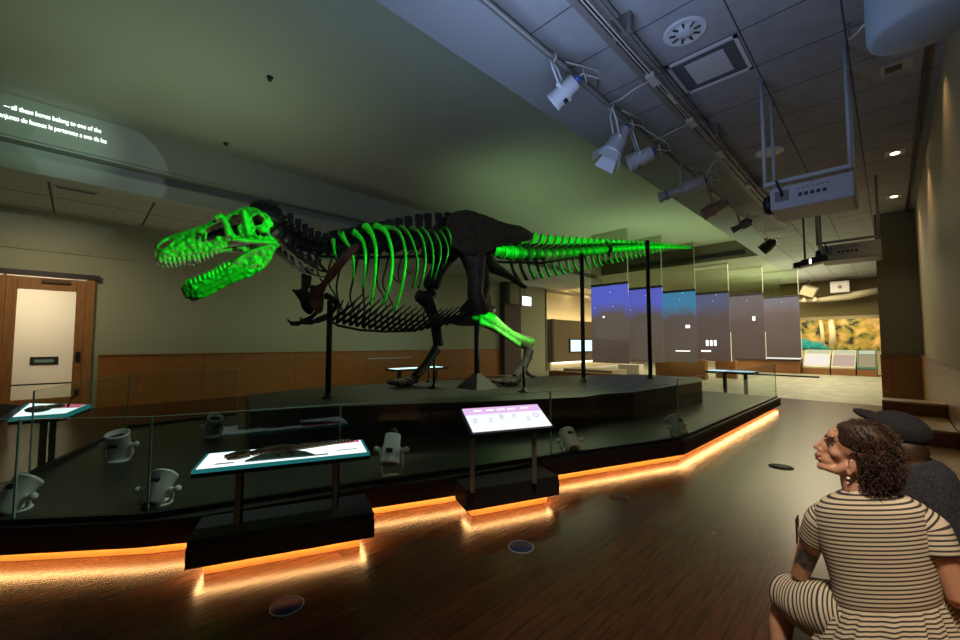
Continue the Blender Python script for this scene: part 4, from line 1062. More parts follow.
b = MB(); qk = [on_z(-90,424,.78), on_z(-2,419,.78), on_z(20,405,.80), on_z(-40,402,.80)]; slab(b,qk,.07); b.build('tabletop', MT['matte'], t, True)
lk = (qk[0]+qk[1]+qk[2]+qk[3])/4; MB().box((lk.x-.05,lk.y-.05,0),(lk.x+.05,lk.y+.05,.72)).build('leg', MT['black'], t, True)
# table on the far side, seen between the feet
t = thing('lightbox_table', 'narrow glowing table against the back wainscot, seen behind the right foot', 'lightbox table', (-11.6,7.6,0))
ya, yb = on_x(391,377,-11.6).y, on_x(439,377,-11.6).y
MB().box((-11.8,ya-.1,.58),(-11.2,yb+.15,.64)).build('tabletop', MT['black'], t, True); MB().box((-11.75,ya,.645),(-11.25,yb-.1,.655)).build('lit_panel', emis('far_lightbox', (.6,.95,.95), 1.6), t, True)
MB().box((-11.55,ya+.2,0),(-11.45,ya+.3,.58)).build('leg', MT['black'], t, True); MB().box((-11.55,yb-.3,0),(-11.45,yb-.2,.58)).build('leg', MT['black'], t, True)
tag(MB().box((-12.95,ya-.1,.93),(-12.9,yb-.3,.96)).build('label_rail', mat('label_rail_grey', (.5,.5,.5), .5)), 'thin pale label rail on the wainscot above the narrow glowing table', 'label rail')

# ================================================================== HANGING PANELS
STAR = []
def panel_mat(name, c_hi, c_mid, c_lo, zb, glow):
    m = bpy.data.materials.new(name); m.use_nodes = True; nt = m.node_tree; b = nt.nodes['Principled BSDF']
    tc = nt.nodes.new('ShaderNodeTexCoord'); sp = nt.nodes.new('ShaderNodeSeparateXYZ'); nt.links.new(tc.outputs['Object'], sp.inputs[0])
    nz = nt.nodes.new('ShaderNodeTexNoise'); nz.inputs['Scale'].default_value = .9; nz.inputs['Detail'].default_value = 6; nt.links.new(tc.outputs['Object'], nz.inputs['Vector'])
    ad = nt.nodes.new('ShaderNodeMath'); ad.operation = 'MULTIPLY_ADD'; ad.inputs[1].default_value = 1.9; nt.links.new(nz.outputs[0], ad.inputs[0]); nt.links.new(sp.outputs[2], ad.inputs[2])
    mr = nt.nodes.new('ShaderNodeMapRange'); mr.inputs[1].default_value = .6; mr.inputs[2].default_value = 3.9; nt.links.new(ad.outputs[0], mr.inputs[0])
    rp = nt.nodes.new('ShaderNodeValToRGB'); e = rp.color_ramp.elements
    e[0].position = 0; e[0].color = (*c_lo,1); e[1].position = 1; e[1].color = (*c_hi,1)
    x = e.new(zb-.10); x.color = (*c_mid,1); x = e.new(zb+.10); x.color = (*c_hi,1)
    nt.links.new(mr.outputs[0], rp.inputs[0])
    vo = nt.nodes.new('ShaderNodeTexVoronoi'); vo.inputs['Scale'].default_value = 5; nt.links.new(tc.outputs['Object'], vo.inputs['Vector'])
    lt = nt.nodes.new('ShaderNodeMath'); lt.operation = 'LESS_THAN'; lt.inputs[1].default_value = .10; nt.links.new(vo.outputs['Distance'], lt.inputs[0])
    g = nt.nodes.new('ShaderNodeMath'); g.operation = 'GREATER_THAN'; g.inputs[1].default_value = zb; nt.links.new(mr.outputs[0], g.inputs[0])
    mu = nt.nodes.new('ShaderNodeMath'); mu.operation = 'MULTIPLY'; nt.links.new(lt.outputs[0], mu.inputs[0]); nt.links.new(g.outputs[0], mu.inputs[1])
    mx = nt.nodes.new('ShaderNodeMixRGB'); mx.inputs[2].default_value = (.5,.75,1,1); nt.links.new(rp.outputs[0], mx.inputs[1]); nt.links.new(mu.outputs[0], mx.inputs[0])
    b.inputs['Base Color'].default_value = (.05,.045,.05,1); b.inputs['Roughness'].default_value = .12
    nt.links.new(mx.outputs[0], b.inputs['Emission Color']); b.inputs['Emission Strength'].default_value = glow
    return m
MID = (.085,.060,.055); LO = (.070,.046,.030)
specs = [((591.5,628.5),(287,284.3),363, ((.07,.09,.50),MID,LO,.70,1)), ((628.5,662.5),(290,288),362, ((.08,.09,.46),MID,LO,.72,1)),
         ((662.7,695.5),(293.5,291),362, ((.035,.18,.32),MID,LO,.74,1)), ((695.8,729),(295,293),361, ((.07,.08,.16),MID,LO,.78,1)),
         ((729.5,763.5),(296.5,295),359, ((.09,.08,.09),MID,LO,.8,1)), ((763.5,799),(298.5,297),357.5, ((.12,.12,.15),(.11,.075,.07),LO,.82,1))]
names = ['first hanging panel from the left, deep blue starry sky at its top','second hanging panel from the left, blue violet sky at its top','third hanging panel, teal starry sky at its top','fourth hanging panel, dim violet sky above three tiny lit figures','fifth hanging panel, plain brown with one tiny lit shape','sixth hanging panel, plain brown-grey, furthest right']
for i,((xa,xb),(ya_,yb_),yb2,pm) in enumerate(specs):
    zt = 3.6
    Pm = on_z((xa+xb)/2, (ya_+yb_)/2, zt); Y = Pm.y
    X0 = on_y(xa,300,Y).x; X1 = on_y(xb,300,Y).x; zb = on_y((xa+xb)/2,yb2,Y).z
    t = thing('hanging_panel', names[i], 'hanging panel', ((X0+X1)/2,Y,zb), 0, 'row of hanging sky panels')
    MB().box((X0,Y-.02,zb),(X1,Y+.02,zt)).build('printed_panel', panel_mat('sky_panel', *pm), t, True)
    MB().box((X0,Y-.03,zt),(X1,Y+.03,zt+.09)).build('top_bar', MT['black'], t, True)
    MB().box((X0,Y-.01,zt+.09),(X1,Y+.01,ZC-.01 if Y > YE else ZH-.01)).build('clear_panel', MT['scrim'], t, True)
    MB().box((X1-.02,Y-.025,zt+.09),(X1,Y+.025,ZC-.01 if Y > YE else ZH-.01)).build('edge_strip', mat('edge_strip_pale', (.42,.44,.34), .5), t, True)
    if i >= 3: MB().box((X1+.01,Y-.02,zb),(X1+.03,Y+.02,zb+1.2)).build('lit_edge', emis('panel_lit_edge', (1,.85,.5), .8), t, True)
    FG = emis('tiny_lit_figure', (1,.95,.9), 2.2)
    if i == 3:
        for k in range(3): pz = on_y(707.5+k*4,343,Y); MB().box((pz.x-.05,Y-.03,pz.z-.12),(pz.x+.04,Y-.022,pz.z+.12)).build('lit_figure', FG, t, True)
        pz = on_y(706,351,Y); MB().box((pz.x-.18,Y-.03,pz.z-.03),(pz.x+.2,Y-.022,pz.z+.03)).build('lit_label', FG, t, True)
    if i == 2:
        pz = on_y(688,326.5,Y); MB().box((pz.x-.08,Y-.03,pz.z-.06),(pz.x+.08,Y-.022,pz.z+.06)).build('lit_figure', FG, t, True)
        pz = on_y(683,351,Y); MB().box((pz.x-.28,Y-.03,pz.z-.015),(pz.x+.28,Y-.022,pz.z+.015)).build('lit_label', FG, t, True)
    if i == 4: pz = on_y(754,318.5,Y); MB().box((pz.x-.05,Y-.03,pz.z-.09),(pz.x+.05,Y-.022,pz.z+.09)).build('lit_figure', FG, t, True)
    if i == 0: pz = on_y(604,317,Y); MB().box((pz.x-.03,Y-.03,pz.z-.03),(pz.x+.03,Y-.022,pz.z+.03)).build('lit_figure', FG, t, True)

# ================================================================== FAR HALL
cs = thing('wood_plinth', 'orange wood plinth under the middle hanging panels', 'plinth', (-6.3,19,0))
MB().box((-7.35,18.2,0),(-5.35,18.6,.80)).box((-5.35,19.6,0),(-4.6,20.0,.78)).build('body', MT['wood'], cs, True)
cs = thing('low_plinth', 'low orange wood step with a white block behind the tail post', 'plinth', (-10,17,0))
pa = on_z(578,375.5,.12); pb_ = on_z(614,374,.12)
MB().box((pa.x-1.5,pa.y,0),(pa.x+1.7,pa.y+.5,.25)).build('step', MT['wood'], cs, True); MB().box((pa.x-1.2,pa.y+.7,0),(pa.x+1.2,pa.y+2.0,.34)).build('top_step', MT['wall_warm'], cs, True)
wb = thing('display_block', 'small white display block under the second hanging panel', 'display block', (-8.6,19.5,0))
pw = on_z(637,376,.0); MB().box((pw.x-.9,pw.y,0),(pw.x+.1,pw.y+.5,.5)).build('block', mat('white_block', (.8,.76,.66), .7), wb, True, bevel=.01)
# counter in front of the panels with lit top
cn = thing('exhibit_counter', 'long low wood counter with a bright white top behind the last two panels', 'counter', (-4.5,24.5,0))
MB().box((-6.2,25.0,0),(-3.12,25.9,.62)).build('body', MT['wood'], cn, True)
MB().box((-6.25,24.9,.62),(-3.10,25.95,.70)).build('top', MT['black'], cn, True)
b = MB(); b.add([(-6.2,25.0,.72),(-3.15,25.0,.72),(-3.15,25.8,1.02),(-6.2,25.8,1.02),(-6.2,25.8,.70),(-3.15,25.8,.70),(-6.2,25.0,.70),(-3.15,25.0,.70)],[(0,1,2,3),(2,5,4,3),(6,7,1,0),(7,5,2,1),(6,0,3,4)]); b.build('lit_top', emis('counter_top_light', (1,.90,.80), .95), cn, True)
MB().box((-5.2,22.6,.0),(-2.2,22.9,.06)).build('floor_rail', MT['black'], cn, True)
# slanted cases before the diorama
def case(label, xa, xb, y0, m_face):
    t = thing('display_case', label, 'display case', ((xa+xb)/2,y0,0), 0)
    MB().box((xa,y0,0),(xb,y0+1.5,.30)).build('base', MT['wood'], t, True)
    b = MB(); b.add([(xa,y0,.36),(xb,y0,.36),(xb,y0+1.3,1.16),(xa,y0+1.3,1.16),(xa,y0+1.3,.3),(xb,y0+1.3,.3),(xa,y0,.3),(xb,y0,.3)],[(0,1,2,3),(2,5,4,3),(6,7,1,0),(7,5,2,1),(6,0,3,4)]); b.build('slanted_body', mat('case_body', (.04,.14,.10) if 'green end' in label else (.5,.46,.36), .6), t, True)
    def sl(x0,x1,v0,v1,m,nm): 
        b = MB(); zf = lambda v: .36+.80*v+.012
        b.add([(x0,y0+1.3*v0,zf(v0)),(x1,y0+1.3*v0,zf(v0)),(x1,y0+1.3*v1,zf(v1)),(x0,y0+1.3*v1,zf(v1))]+[(x0,y0+1.3*v0,zf(v0)-.01),(x1,y0+1.3*v0,zf(v0)-.01),(x1,y0+1.3*v1,zf(v1)-.01),(x0,y0+1.3*v1,zf(v1)-.01)],[(0,1,2,3),(7,6,5,4),(0,4,5,1),(1,5,6,2),(2,6,7,3),(3,7,4,0)]); b.build(nm, m, t, True)
    sl(xa+.05,xb-.05,.08,.70,m_face,'slanted_panel'); sl(xa+.05,xb-.05,.76,.97,emis('case_header_light', (.85,.9,.6), .7),'header_panel')
    return t
case('slanted display case with a white panel, left of the three by the diorama', -3.05,-2.05,25.2, emis('case_panel_white', (1,.9,.8), .95))
case('slanted display case with a pinkish panel, middle of the three', -2.0,-1.15,25.2, emis('case_panel_pink', (.75,.55,.45), .75))
case('slanted display case with a tan panel and green end, right of the three', -1.1,-.45,25.2, emis('case_panel_tan', (.55,.45,.25), .7))
# diorama
dm = bpy.data.materials.new('diorama_painting'); dm.use_nodes = True; nt = dm.node_tree; b_ = nt.nodes['Principled BSDF']
tc_ = nt.nodes.new('ShaderNodeTexCoord'); nz = nt.nodes.new('ShaderNodeTexNoise'); nz.inputs['Scale'].default_value = 2.0; nz.inputs['Distortion'].default_value = .35; nz.inputs['Detail'].default_value = 9; nt.links.new(tc_.outputs['Object'], nz.inputs['Vector'])
rp = nt.nodes.new('ShaderNodeValToRGB'); e = rp.color_ramp.elements; e[0].position=.38; e[0].color=(.03,.022,.01,1); e[1].position=.68; e[1].color=(.85,.60,.25,1); x=e.new(.45); x.color=(.28,.26,.05,1); x=e.new(.55); x.color=(.60,.38,.09,1)
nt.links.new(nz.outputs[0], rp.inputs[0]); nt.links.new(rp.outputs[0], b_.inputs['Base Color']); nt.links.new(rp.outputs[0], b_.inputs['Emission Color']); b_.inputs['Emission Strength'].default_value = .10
t = thing('diorama', 'brightly lit golden forest diorama behind the slanted cases', 'diorama', (-2.2,30.5,1.1))
MB().box((-4.1,30.9,1.1),(-.25,30.98,2.85)).build('painted_backdrop', dm, t, True)
b = MB(); TR = mat('diorama_trunk', (.75,.62,.42), .8)
for x,r_ in ((-2.75,.09),(-2.3,.15)): b.tube([V(x,30.6,1.1),V(x+.02,30.6,2.0),V(x-.03,30.6,2.85)],[r_*1.3,r_,r_*.9],10)
for o_ in (b,): o_.build('tree_trunks', TR, t, True)
b = MB(); random.seed(8)
for i in range(26): x=-2.9+random.random()*2.5; b.ell(V(x,30.3+random.random()*.4,1.1+random.random()*.15),.15,.12,.10+.15*random.random(),nu=8,nv=6)
b.build('undergrowth', mat('diorama_moss', (.45,.36,.10), .9, col2=(.2,.22,.05), scale=6), t, True)
area('diorama_light', (-2.2,29.9,2.8), (-2.2,30.7,1.8), 3.4, 40, (1,.82,.45), .3)
tl = thing('reptile_sculpture', 'turquoise animal sculpture lying at the left of the diorama', 'sculpture', (-3.3,29.6,1.1))
b = MB(); b.ell(V(-3.5,29.5,1.42),.46,.25,.32); b.ell(V(-2.95,29.5,1.34),.40,.2,.23); b.tube([V(-2.8,29.5,1.28),V(-2.5,29.4,1.22),V(-2.3,29.4,1.2)],[.15,.1,.05],8); b.ell(V(-3.95,29.4,1.42),.2,.15,.16)
for x in (-3.7,-3.2): b.tube([V(x,29.3,1.3),V(x-.05,29.25,1.17)],.07,8)
b.build('body', mat('turquoise_skin', (.02,.38,.42), .6), tl, True, mods=RM(.04,2))
tag(MB().box((-4.1,29.2,0),(-.3,29.9,1.1)).build('display_plinth', MT['wall_warm']), 'pale base carrying the turquoise sculpture in front of the diorama', 'base')
tag(MB().box((-.24,25.8,0),(-.02,30.98,2.85)).build('side_partition', mat('diorama_side', (.35,.24,.08), .8)), 'golden brown side wall right of the diorama', 'partition')
tag(MB().box((-3.98,24.2,.85),(-3.75,24.4,1.75)).build('glowing_column', emis('pale_teal_glow', (.65,.85,.65), .8)), 'pale glowing green block beside the last hanging panel', 'light box')
# valance, fins and the white box above the diorama
struct('wall_valance', MB().box((-4.4,29.0,2.95),(XW,29.2,ZC)), mat('valance_brown', (.15,.12,.05), .85))
cv = thing('curved_light_beam', 'long cream beam with lamps above the diorama', 'light beam', (-2.2,28.6,3.9))
MB().tube([on_y(797,301,28.4),on_y(820,300,28.3),on_y(850,296,28.3),on_y(881,290,28.2)],[.07,.12,.20,.16],10).build('beam', mat('cream_beam', (.55,.50,.34), .7), cv, True)
for x in (-3.65,-3.2,-2.75): MB().lathe(V(x,28.1,3.85),(0,0,-1),[(.06,-.12),(.10,0),(.14,.12),(.02,.13)],14).build('lamp_head', mat('cream_lamp', (.7,.65,.5), .6), cv, True)
t = thing('wall_projector', 'white box projector above the diorama beam', 'projector', (-1.9,28.6,4.5))
pa = on_y(830,282,28); pb_ = on_y(850,292,28)
MB().box((pa.x,27.9,pb_.z),(pb_.x,28.4,pa.z)).build('housing', MT['proj'], t, True, bevel=.03); MB().lathe(V((pa.x+pb_.x)/2,27.9,(pa.z+pb_.z)/2),(0,-1,0),[(.08,0),(.08,.04),(.01,.045)],14).build('lens', MT['rail'], t, True)
t = thing('fan_spotlight', 'pale square floodlight angled above the left end of the beam', 'floodlight', (-3.7,28.2,4.6))
pc = on_y(809,291,28); MB().obox(pc, V(.28,.05,-.12), V(.04,.15,.05), V(.10,0,.22)).build('head', mat('flood_cream', (.55,.5,.34), .6), t, True, bevel=.02); MB().tube([pc, V(pc.x,pc.y,ZC)],.03,6).build('stem', MT['rail'], t, True)
# table past the platform end
q5 = [on_z(721,374.5,.8)]
t = thing('lightbox_table', 'illuminated table standing past the far right end of the platform', 'lightbox table', (-3.2,13.0,0))
xa, xb_ = -3.7, -2.55
MB().box((xa,12.6,.66),(xb_,13.25,.72)).build('tabletop', MT['black'], t, True); MB().box((xa+.04,12.64,.721),(xb_-.06,13.2,.728)).build('lit_panel', emis('far_table_light', (.55,.85,1), 1.1), t, True)
for x in (-3.3,-2.8): MB().box((x-.04,12.9,0),(x+.04,12.98,.66)).build('leg', MT['black'], t, True)
# exit sign
pe = on_x(528,301,XL+.2)
ex = thing('exit_sign', 'small glowing white exit sign on the wall right of the dark pillar', 'exit sign', (XL,pe.y,pe.z-.2))
MB().box((XL,pe.y-.38,pe.z-.26),(XL+.12,pe.y+.38,pe.z+.26)).build('housing', MT['white_paint'], ex, True)
MB().box((XL+.12,pe.y-.34,pe.z-.22),(XL+.13,pe.y+.34,pe.z+.22)).build('lit_face', MT['fire'], ex, True)
MB().tube([V(XL+.06,pe.y,pe.z+.26),V(XL+.06,pe.y,pe.z+.7)],.02,6).build('stem', MT['band'], ex, True)
tt = text('letters', 'EXIT', pe.y-.25, pe.y+.25, pe.z-.12, .36, ex, mat('exit_letter_red', (.8,.15,.1), .6), XL+.135)

# ================================================================== FLOOR DISCS, BENCHES
def disc(label, px, py, r_, m, rim):
    p = on_z(px,py,0); t = thing('floor_disc', label, 'floor disc', (p.x,p.y,0))
    MB().lathe(p,(0,0,1),[(r_*.92,0),(r_*.92,.003),(.01,.003)],40).build('inlay', m, t, True)
    MB().ring(p+V(0,0,.002),(0,0,1),r_*.96,r_*.035,40,6).build('rim', rim, t, True)
BL = mat('disc_navy', (.012,.025,.09), .6, spec=.2); RMm = mat('disc_rim_pale', (.34,.36,.42), .4); RD = mat('disc_rim_dim', (.09,.08,.07), .5); DK = mat('disc_dark', (.035,.025,.02), .6, spec=.2)
disc('navy round floor disc with pale rim nearest the camera', 287,606,.092,BL,RMm)
disc('smaller-looking navy floor disc with pale rim below the white screen', 521,547,.095,BL,RMm)
disc('dim round floor outlet on the dark wood right of the screen', 619,497,.10,DK,RD)
disc('dim round floor outlet just left of the striped-dress visitor', 781,467,.13,DK,RD)
def bench(label, x0, x1, y0, y1, z):
    t = thing('wall_bench', label, 'bench', ((x0+x1)/2,(y0+y1)/2,0))
    MB().box((x0,y0,0),(x1,y1,z-.03)).build('body', MT['bench'], t, True, bevel=.004)
    MB().box((x0,y0-.002,z-.03),(x1,y1,z)).build('top', MT['seat'], t, True, bevel=.004)
bench('highest and furthest of the stepped wooden benches along the right wall', -.12, XW-.06, 8.66, 9.08, .64)
bench('middle stepped wooden bench with a tan top against the right wall', -.08, XW-.06, 7.40, 8.655, .45)
bench('lowest long wooden bench step, the one the two visitors sit on', -.22, XW-.06, 1.5, 7.395, .25)
# ================================================================== VISITORS
D = at_depth
def skin_mat(name, tatc=None, tatr=.1):
    m = bpy.data.materials.new(name); m.use_nodes = True; nt = m.node_tree; b = nt.nodes['Principled BSDF']
    b.inputs['Base Color'].default_value = (.50,.27,.18,1); b.inputs['Roughness'].default_value = .5
    b.inputs['Subsurface Weight'].default_value = .05
    if tatc is not None:
        tc = nt.nodes.new('ShaderNodeTexCoord'); ds = nt.nodes.new('ShaderNodeVectorMath'); ds.operation = 'DISTANCE'; ds.inputs[1].default_value = tatc
        nt.links.new(tc.outputs['Object'], ds.inputs[0])
        nz = nt.nodes.new('ShaderNodeTexNoise'); nz.inputs['Scale'].default_value = 22; nz.inputs['Detail'].default_value = 4; nt.links.new(tc.outputs['Object'], nz.inputs['Vector'])
        a = nt.nodes.new('ShaderNodeMath'); a.operation = 'MULTIPLY_ADD'; a.inputs[1].default_value = .16; nt.links.new(nz.outputs[0], a.inputs[0]); nt.links.new(ds.outputs['Value'], a.inputs[2])
        l = nt.nodes.new('ShaderNodeMapRange'); l.inputs[1].default_value = tatr+.085; l.inputs[2].default_value = tatr+.070; nt.links.new(a.outputs[0], l.inputs[0])
        vo = nt.nodes.new('ShaderNodeTexVoronoi'); vo.inputs['Scale'].default_value = 34; nt.links.new(tc.outputs['Object'], vo.inputs['Vector'])
        rp = nt.nodes.new('ShaderNodeValToRGB'); rp.color_ramp.elements[0].color = (.015,.018,.025,1); rp.color_ramp.elements[1].color = (.14,.11,.13,1); rp.color_ramp.elements[1].position = .75; nt.links.new(vo.outputs['Distance'], rp.inputs[0])
        mx = nt.nodes.new('ShaderNodeMixRGB'); mx.inputs[1].default_value = (.50,.27,.18,1); nt.links.new(rp.outputs[0], mx.inputs[2]); nt.links.new(l.outputs[0], mx.inputs[0]); nt.links.new(mx.outputs[0], b.inputs['Base Color'])
    return m
def stripe_mat():
    m = bpy.data.materials.new('striped_jersey'); m.use_nodes = True; nt = m.node_tree; b = nt.nodes['Principled BSDF']; b.inputs['Roughness'].default_value = .9
    at = nt.nodes.new('ShaderNodeAttribute'); at.attribute_name = 'st'
    mu = nt.nodes.new('ShaderNodeMath'); mu.operation = 'MULTIPLY'; mu.inputs[1].default_value = 1/.0171; nt.links.new(at.outputs['Fac'], mu.inputs[0])
    fr = nt.nodes.new('ShaderNodeMath'); fr.operation = 'FRACT'; nt.links.new(mu.outputs[0], fr.inputs[0])
    rp = nt.nodes.new('ShaderNodeValToRGB'); e = rp.color_ramp.elements; e[0].position=0; e[0].color=(.50,.44,.35,1); e[1].position=1; e[1].color=(.50,.44,.35,1)
    for p_,c_ in ((.50,(.50,.44,.35,1)),(.58,(.035,.03,.03,1)),(.92,(.035,.03,.03,1)),(.98,(.50,.44,.35,1))): x = e.new(p_); x.color = c_
    nt.links.new(fr.outputs[0], rp.inputs[0]); nt.links.new(rp.outputs[0], b.inputs['Base Color']); return m
STR = stripe_mat()


def side_frame(px, py, k):
    """a figure turned square to the line of sight: returns across-axis, away-axis and a placing function"""
    h = (HV + RV*((px-480)/FPX)).normalized(); r = Vector((h.y,-h.x,0)); C0 = D(px,py,k)
    def W(x, y, off=0.0):
        d = ray(x, y); p = CP + d*(h.dot(C0-CP)/h.dot(d)); return p + h*off
    return r, h, W, Matrix((r, h, Vector((0,0,1)))).transposed()
UPV = Vector((0,0,1))
r1, h1_, W, rot1 = side_frame(868, 500, 1.66)
Hd = lambda px,py,side=0.0: W(px,py,side)
wp = thing('person', 'seated person in a striped cream dress, curly dark hair, looking up left', 'person', tuple(W(880,620).xy)+(.25,))
tatc = tuple(W(802,561,.05)-Vector(wp.location))
SK = skin_mat('visitor_skin', tatc, .068)
b = MB()
b.ell(Hd(861,446), .094,.074,.090, rot1)
b.ell(Hd(847,438), .056,.058,.060, rot1)
b.ell(Hd(843,452), .056,.050,.060, rot1)
for s_ in (-1,1):
    b.tube([Hd(852,464,s_*.050), Hd(838,469,s_*.034), Hd(823,466,s_*.012)], [.024,.019,.014], 10)
    b.ell(Hd(838,452,s_*.036), .026,.016,.022, rot1)
    b.tube([Hd(829,437.5,s_*.010), Hd(832,437,s_*.034)], [.012,.010], 8)
    b.ell(Hd(853,462,s_*.076), .014,.008,.030, rot1); b.ell(Hd(850,469,s_*.075), .010,.007,.012, rot1)
    b.ell(Hd(820.5,449.5,s_*.011), .009,.008,.008, rot1)
b.ell(Hd(831,460), .036,.034,.036, rot1); b.ell(Hd(838,449), .040,.047,.050, rot1); b.ell(Hd(840,437), .046,.050,.040, rot1)
b.tube([Hd(828,438), Hd(821.5,442.5), Hd(816,446.6)], [.011,.010,.010], 10); b.ell(Hd(815.5,447), .010,.010,.010, rot1)
b.tube([Hd(819.8,454,-.018), Hd(817,453.6,0), Hd(819.8,454,.018)], [.006,.009,.006], 8); b.tube([Hd(820.6,458.6,-.016), Hd(818,458.6,0), Hd(820.6,458.6,.016)], [.006,.0095,.006], 8)
b.ell(Hd(821,466), .016,.019,.016, rot1); b.ell(Hd(827,448), .020,.022,.030, rot1); b.ell(Hd(822.5,452.5), .015,.017,.020, rot1)
b.tube([Hd(856,462), W(855,478), W(861,496)], [.054,.050,.058], 14)
b.tube([W(864,508,.02), W(872,535,.02), W(880,575,.02), W(884,612,.03)], [.080,.098,.095,.12], 16)
b.tube([W(828,511,.01), W(870,506,.0), W(914,517,.0)], [.036,.050,.030], 12)
b.tube([W(825,512,.0), W(809,550,.05), W(797,586,.10)], [.046,.043,.034], 12)
b.tube([W(797,586,.10), W(795,578,.20), W(794,570,.28)], [.034,.032,.024], 12)
b.tube([W(920,521,0), W(943,556,-.02), W(958,598,-.01)], [.034,.042,.035], 12)
b.tube([W(958,598,-.01), W(957,604,.12), W(948,606,.24)], [.035,.033,.024], 12)
b.tube([W(856,618,.02), W(816,612,.10), W(781,608,.20)], [.080,.074,.056], 12)
b.tube([W(781,608,.20), W(775,645,.17), W(776,680,.14)], [.056,.050,.034], 12)
b.tube([W(908,620,.02), W(905,606,.22), W(900,590,.44)], [.085,.075,.056], 12)
kn2 = W(900,590,.44); b.tube([kn2, kn2+h1_*.03-UPV*.2, V(kn2.x,kn2.y,.06)+h1_*.03], [.052,.046,.034], 12)
an1 = W(776,680,.14); b.tube([an1, V(an1.x,an1.y,.05)], [.034,.034], 10)
for a_ in (an1, kn2+h1_*.03): b.tube([V(a_.x,a_.y,.045), V(a_.x,a_.y,.035)+h1_*.10, V(a_.x,a_.y,.03)+h1_*.18], [.034,.034,.022], 10)
def hand(b, wr, dirv, palmn, curl=.9, s_=1):
    dirv = dirv.normalized(); palmn = palmn.normalized(); sd = dirv.cross(palmn).normalized()*s_
    for k in (-1.2,-.4,.4,1.2): b.tube([wr+sd*k*.010, wr+dirv*.085+sd*k*.019], [.014,.012], 8)
    for k,Lf in ((-1.25,.060),(-.42,.072),(.42,.078),(1.25,.070)):
        p0 = wr+dirv*.085+sd*k*.019; pts = [p0]
        for j,f_ in enumerate((.45,.32,.23)):
            ang = curl*(.5+.35*j); d_ = (dirv*math.cos(ang)+palmn*math.sin(ang)); pts.append(pts[-1]+d_*Lf*f_*1.1)
        b.tube(pts, [.0095,.009,.008,.0065], 8)
    b.tube([wr+dirv*.02+sd*.022, wr+dirv*.048+sd*.045+palmn*.012, wr+dirv*.072+sd*.042+palmn*.034, wr+dirv*.088+sd*.030+palmn*.045], [.014,.012,.010,.008], 8)
hand(b, W(794,570,.28), UPV*.6-r1*.1+h1_*.8, r1, 1.1)
hand(b, W(948,606,.24), h1_-r1*.4-UPV*.1, -UPV, .6, -1)
body = b.build('body', SK, wp, True, mods=[('REMESH', dict(mode='VOXEL', voxel_size=.0045, use_smooth_shade=True)), ('SMOOTH', dict(iterations=7, factor=.5))])
eye = MB()
for s_ in (-1,1): eye.ell(Hd(832.3,443.8,s_*.0285), .0110,.0115,.0095, rot1)
eye.build('eyes', mat('eye_white', (.6,.58,.55), .2), wp, True)
eye = MB()
for s_ in (-1,1):
    eye.ell(Hd(829.2,443.7,s_*.0315), .0030,.006,.0060, rot1)
    eye.tube([Hd(827.5,441.6,s_*.022), Hd(828.6,441,s_*.036), Hd(834,442.6,s_*.044)], .0026, 6)
    eye.tube([Hd(825,436,s_*.018), Hd(827.5,434.6,s_*.036), Hd(834.5,436.6,s_*.048)], .0028, 6)
eye.build('lashes_and_brows', mat('brow_dark', (.02,.012,.01), .6), wp, True)
lp = MB(); lp.tube([Hd(818.6,455.2,-.016), Hd(816,455.0,0), Hd(818.6,455.2,.016)], [.003,.0065,.003], 8); lp.tube([Hd(819.4,458,-.014), Hd(816.8,458,0), Hd(819.4,458,.014)], [.003,.0065,.003], 8); lp.build('lips', mat('lip_colour', (.45,.14,.14), .4), wp, True)
er = MB(); er.ell(Hd(849,473.5,-.084), .006,.005,.006, nu=10, nv=8); er.ell(Hd(848.6,478,-.086), .0045,.004,.0045, nu=10, nv=8); er.build('earring', mat('pearl', (.8,.75,.7), .2), wp, True)
pc_ = W(788,556,.34); MBp = MB(); MBp.obox(pc_, r1*.004+h1_*.002, h1_*.036, UPV*.07)
tag(MBp.build('phone', MT['black'], None, bevel=.003), 'black phone held up by the person in the striped dress', 'phone')
HR = mat('dark_curly_hair', (.020,.010,.008), .55, col2=(.060,.028,.019), scale=14, spec=.4)
h = MB()
h.ell(Hd(863,440), .096,.086,.082, rot1); h.ell(Hd(877,462), .068,.086,.112, rot1); h.ell(Hd(872,481), .056,.074,.062, rot1); h.ell(Hd(868,455,.03), .078,.07,.085, rot1); h.ell(Hd(848,430), .040,.060,.036, rot1)
hair = h.build('hair', HR, wp, True, mods=REM(.009,3,.5))
random.seed(21); h = MB()
cl = [((863,440),(.099,.090,.086)),((877,462),(.072,.090,.116)),((872,481),(.060,.078,.066)),((868,458),(.082,.09,.09))]
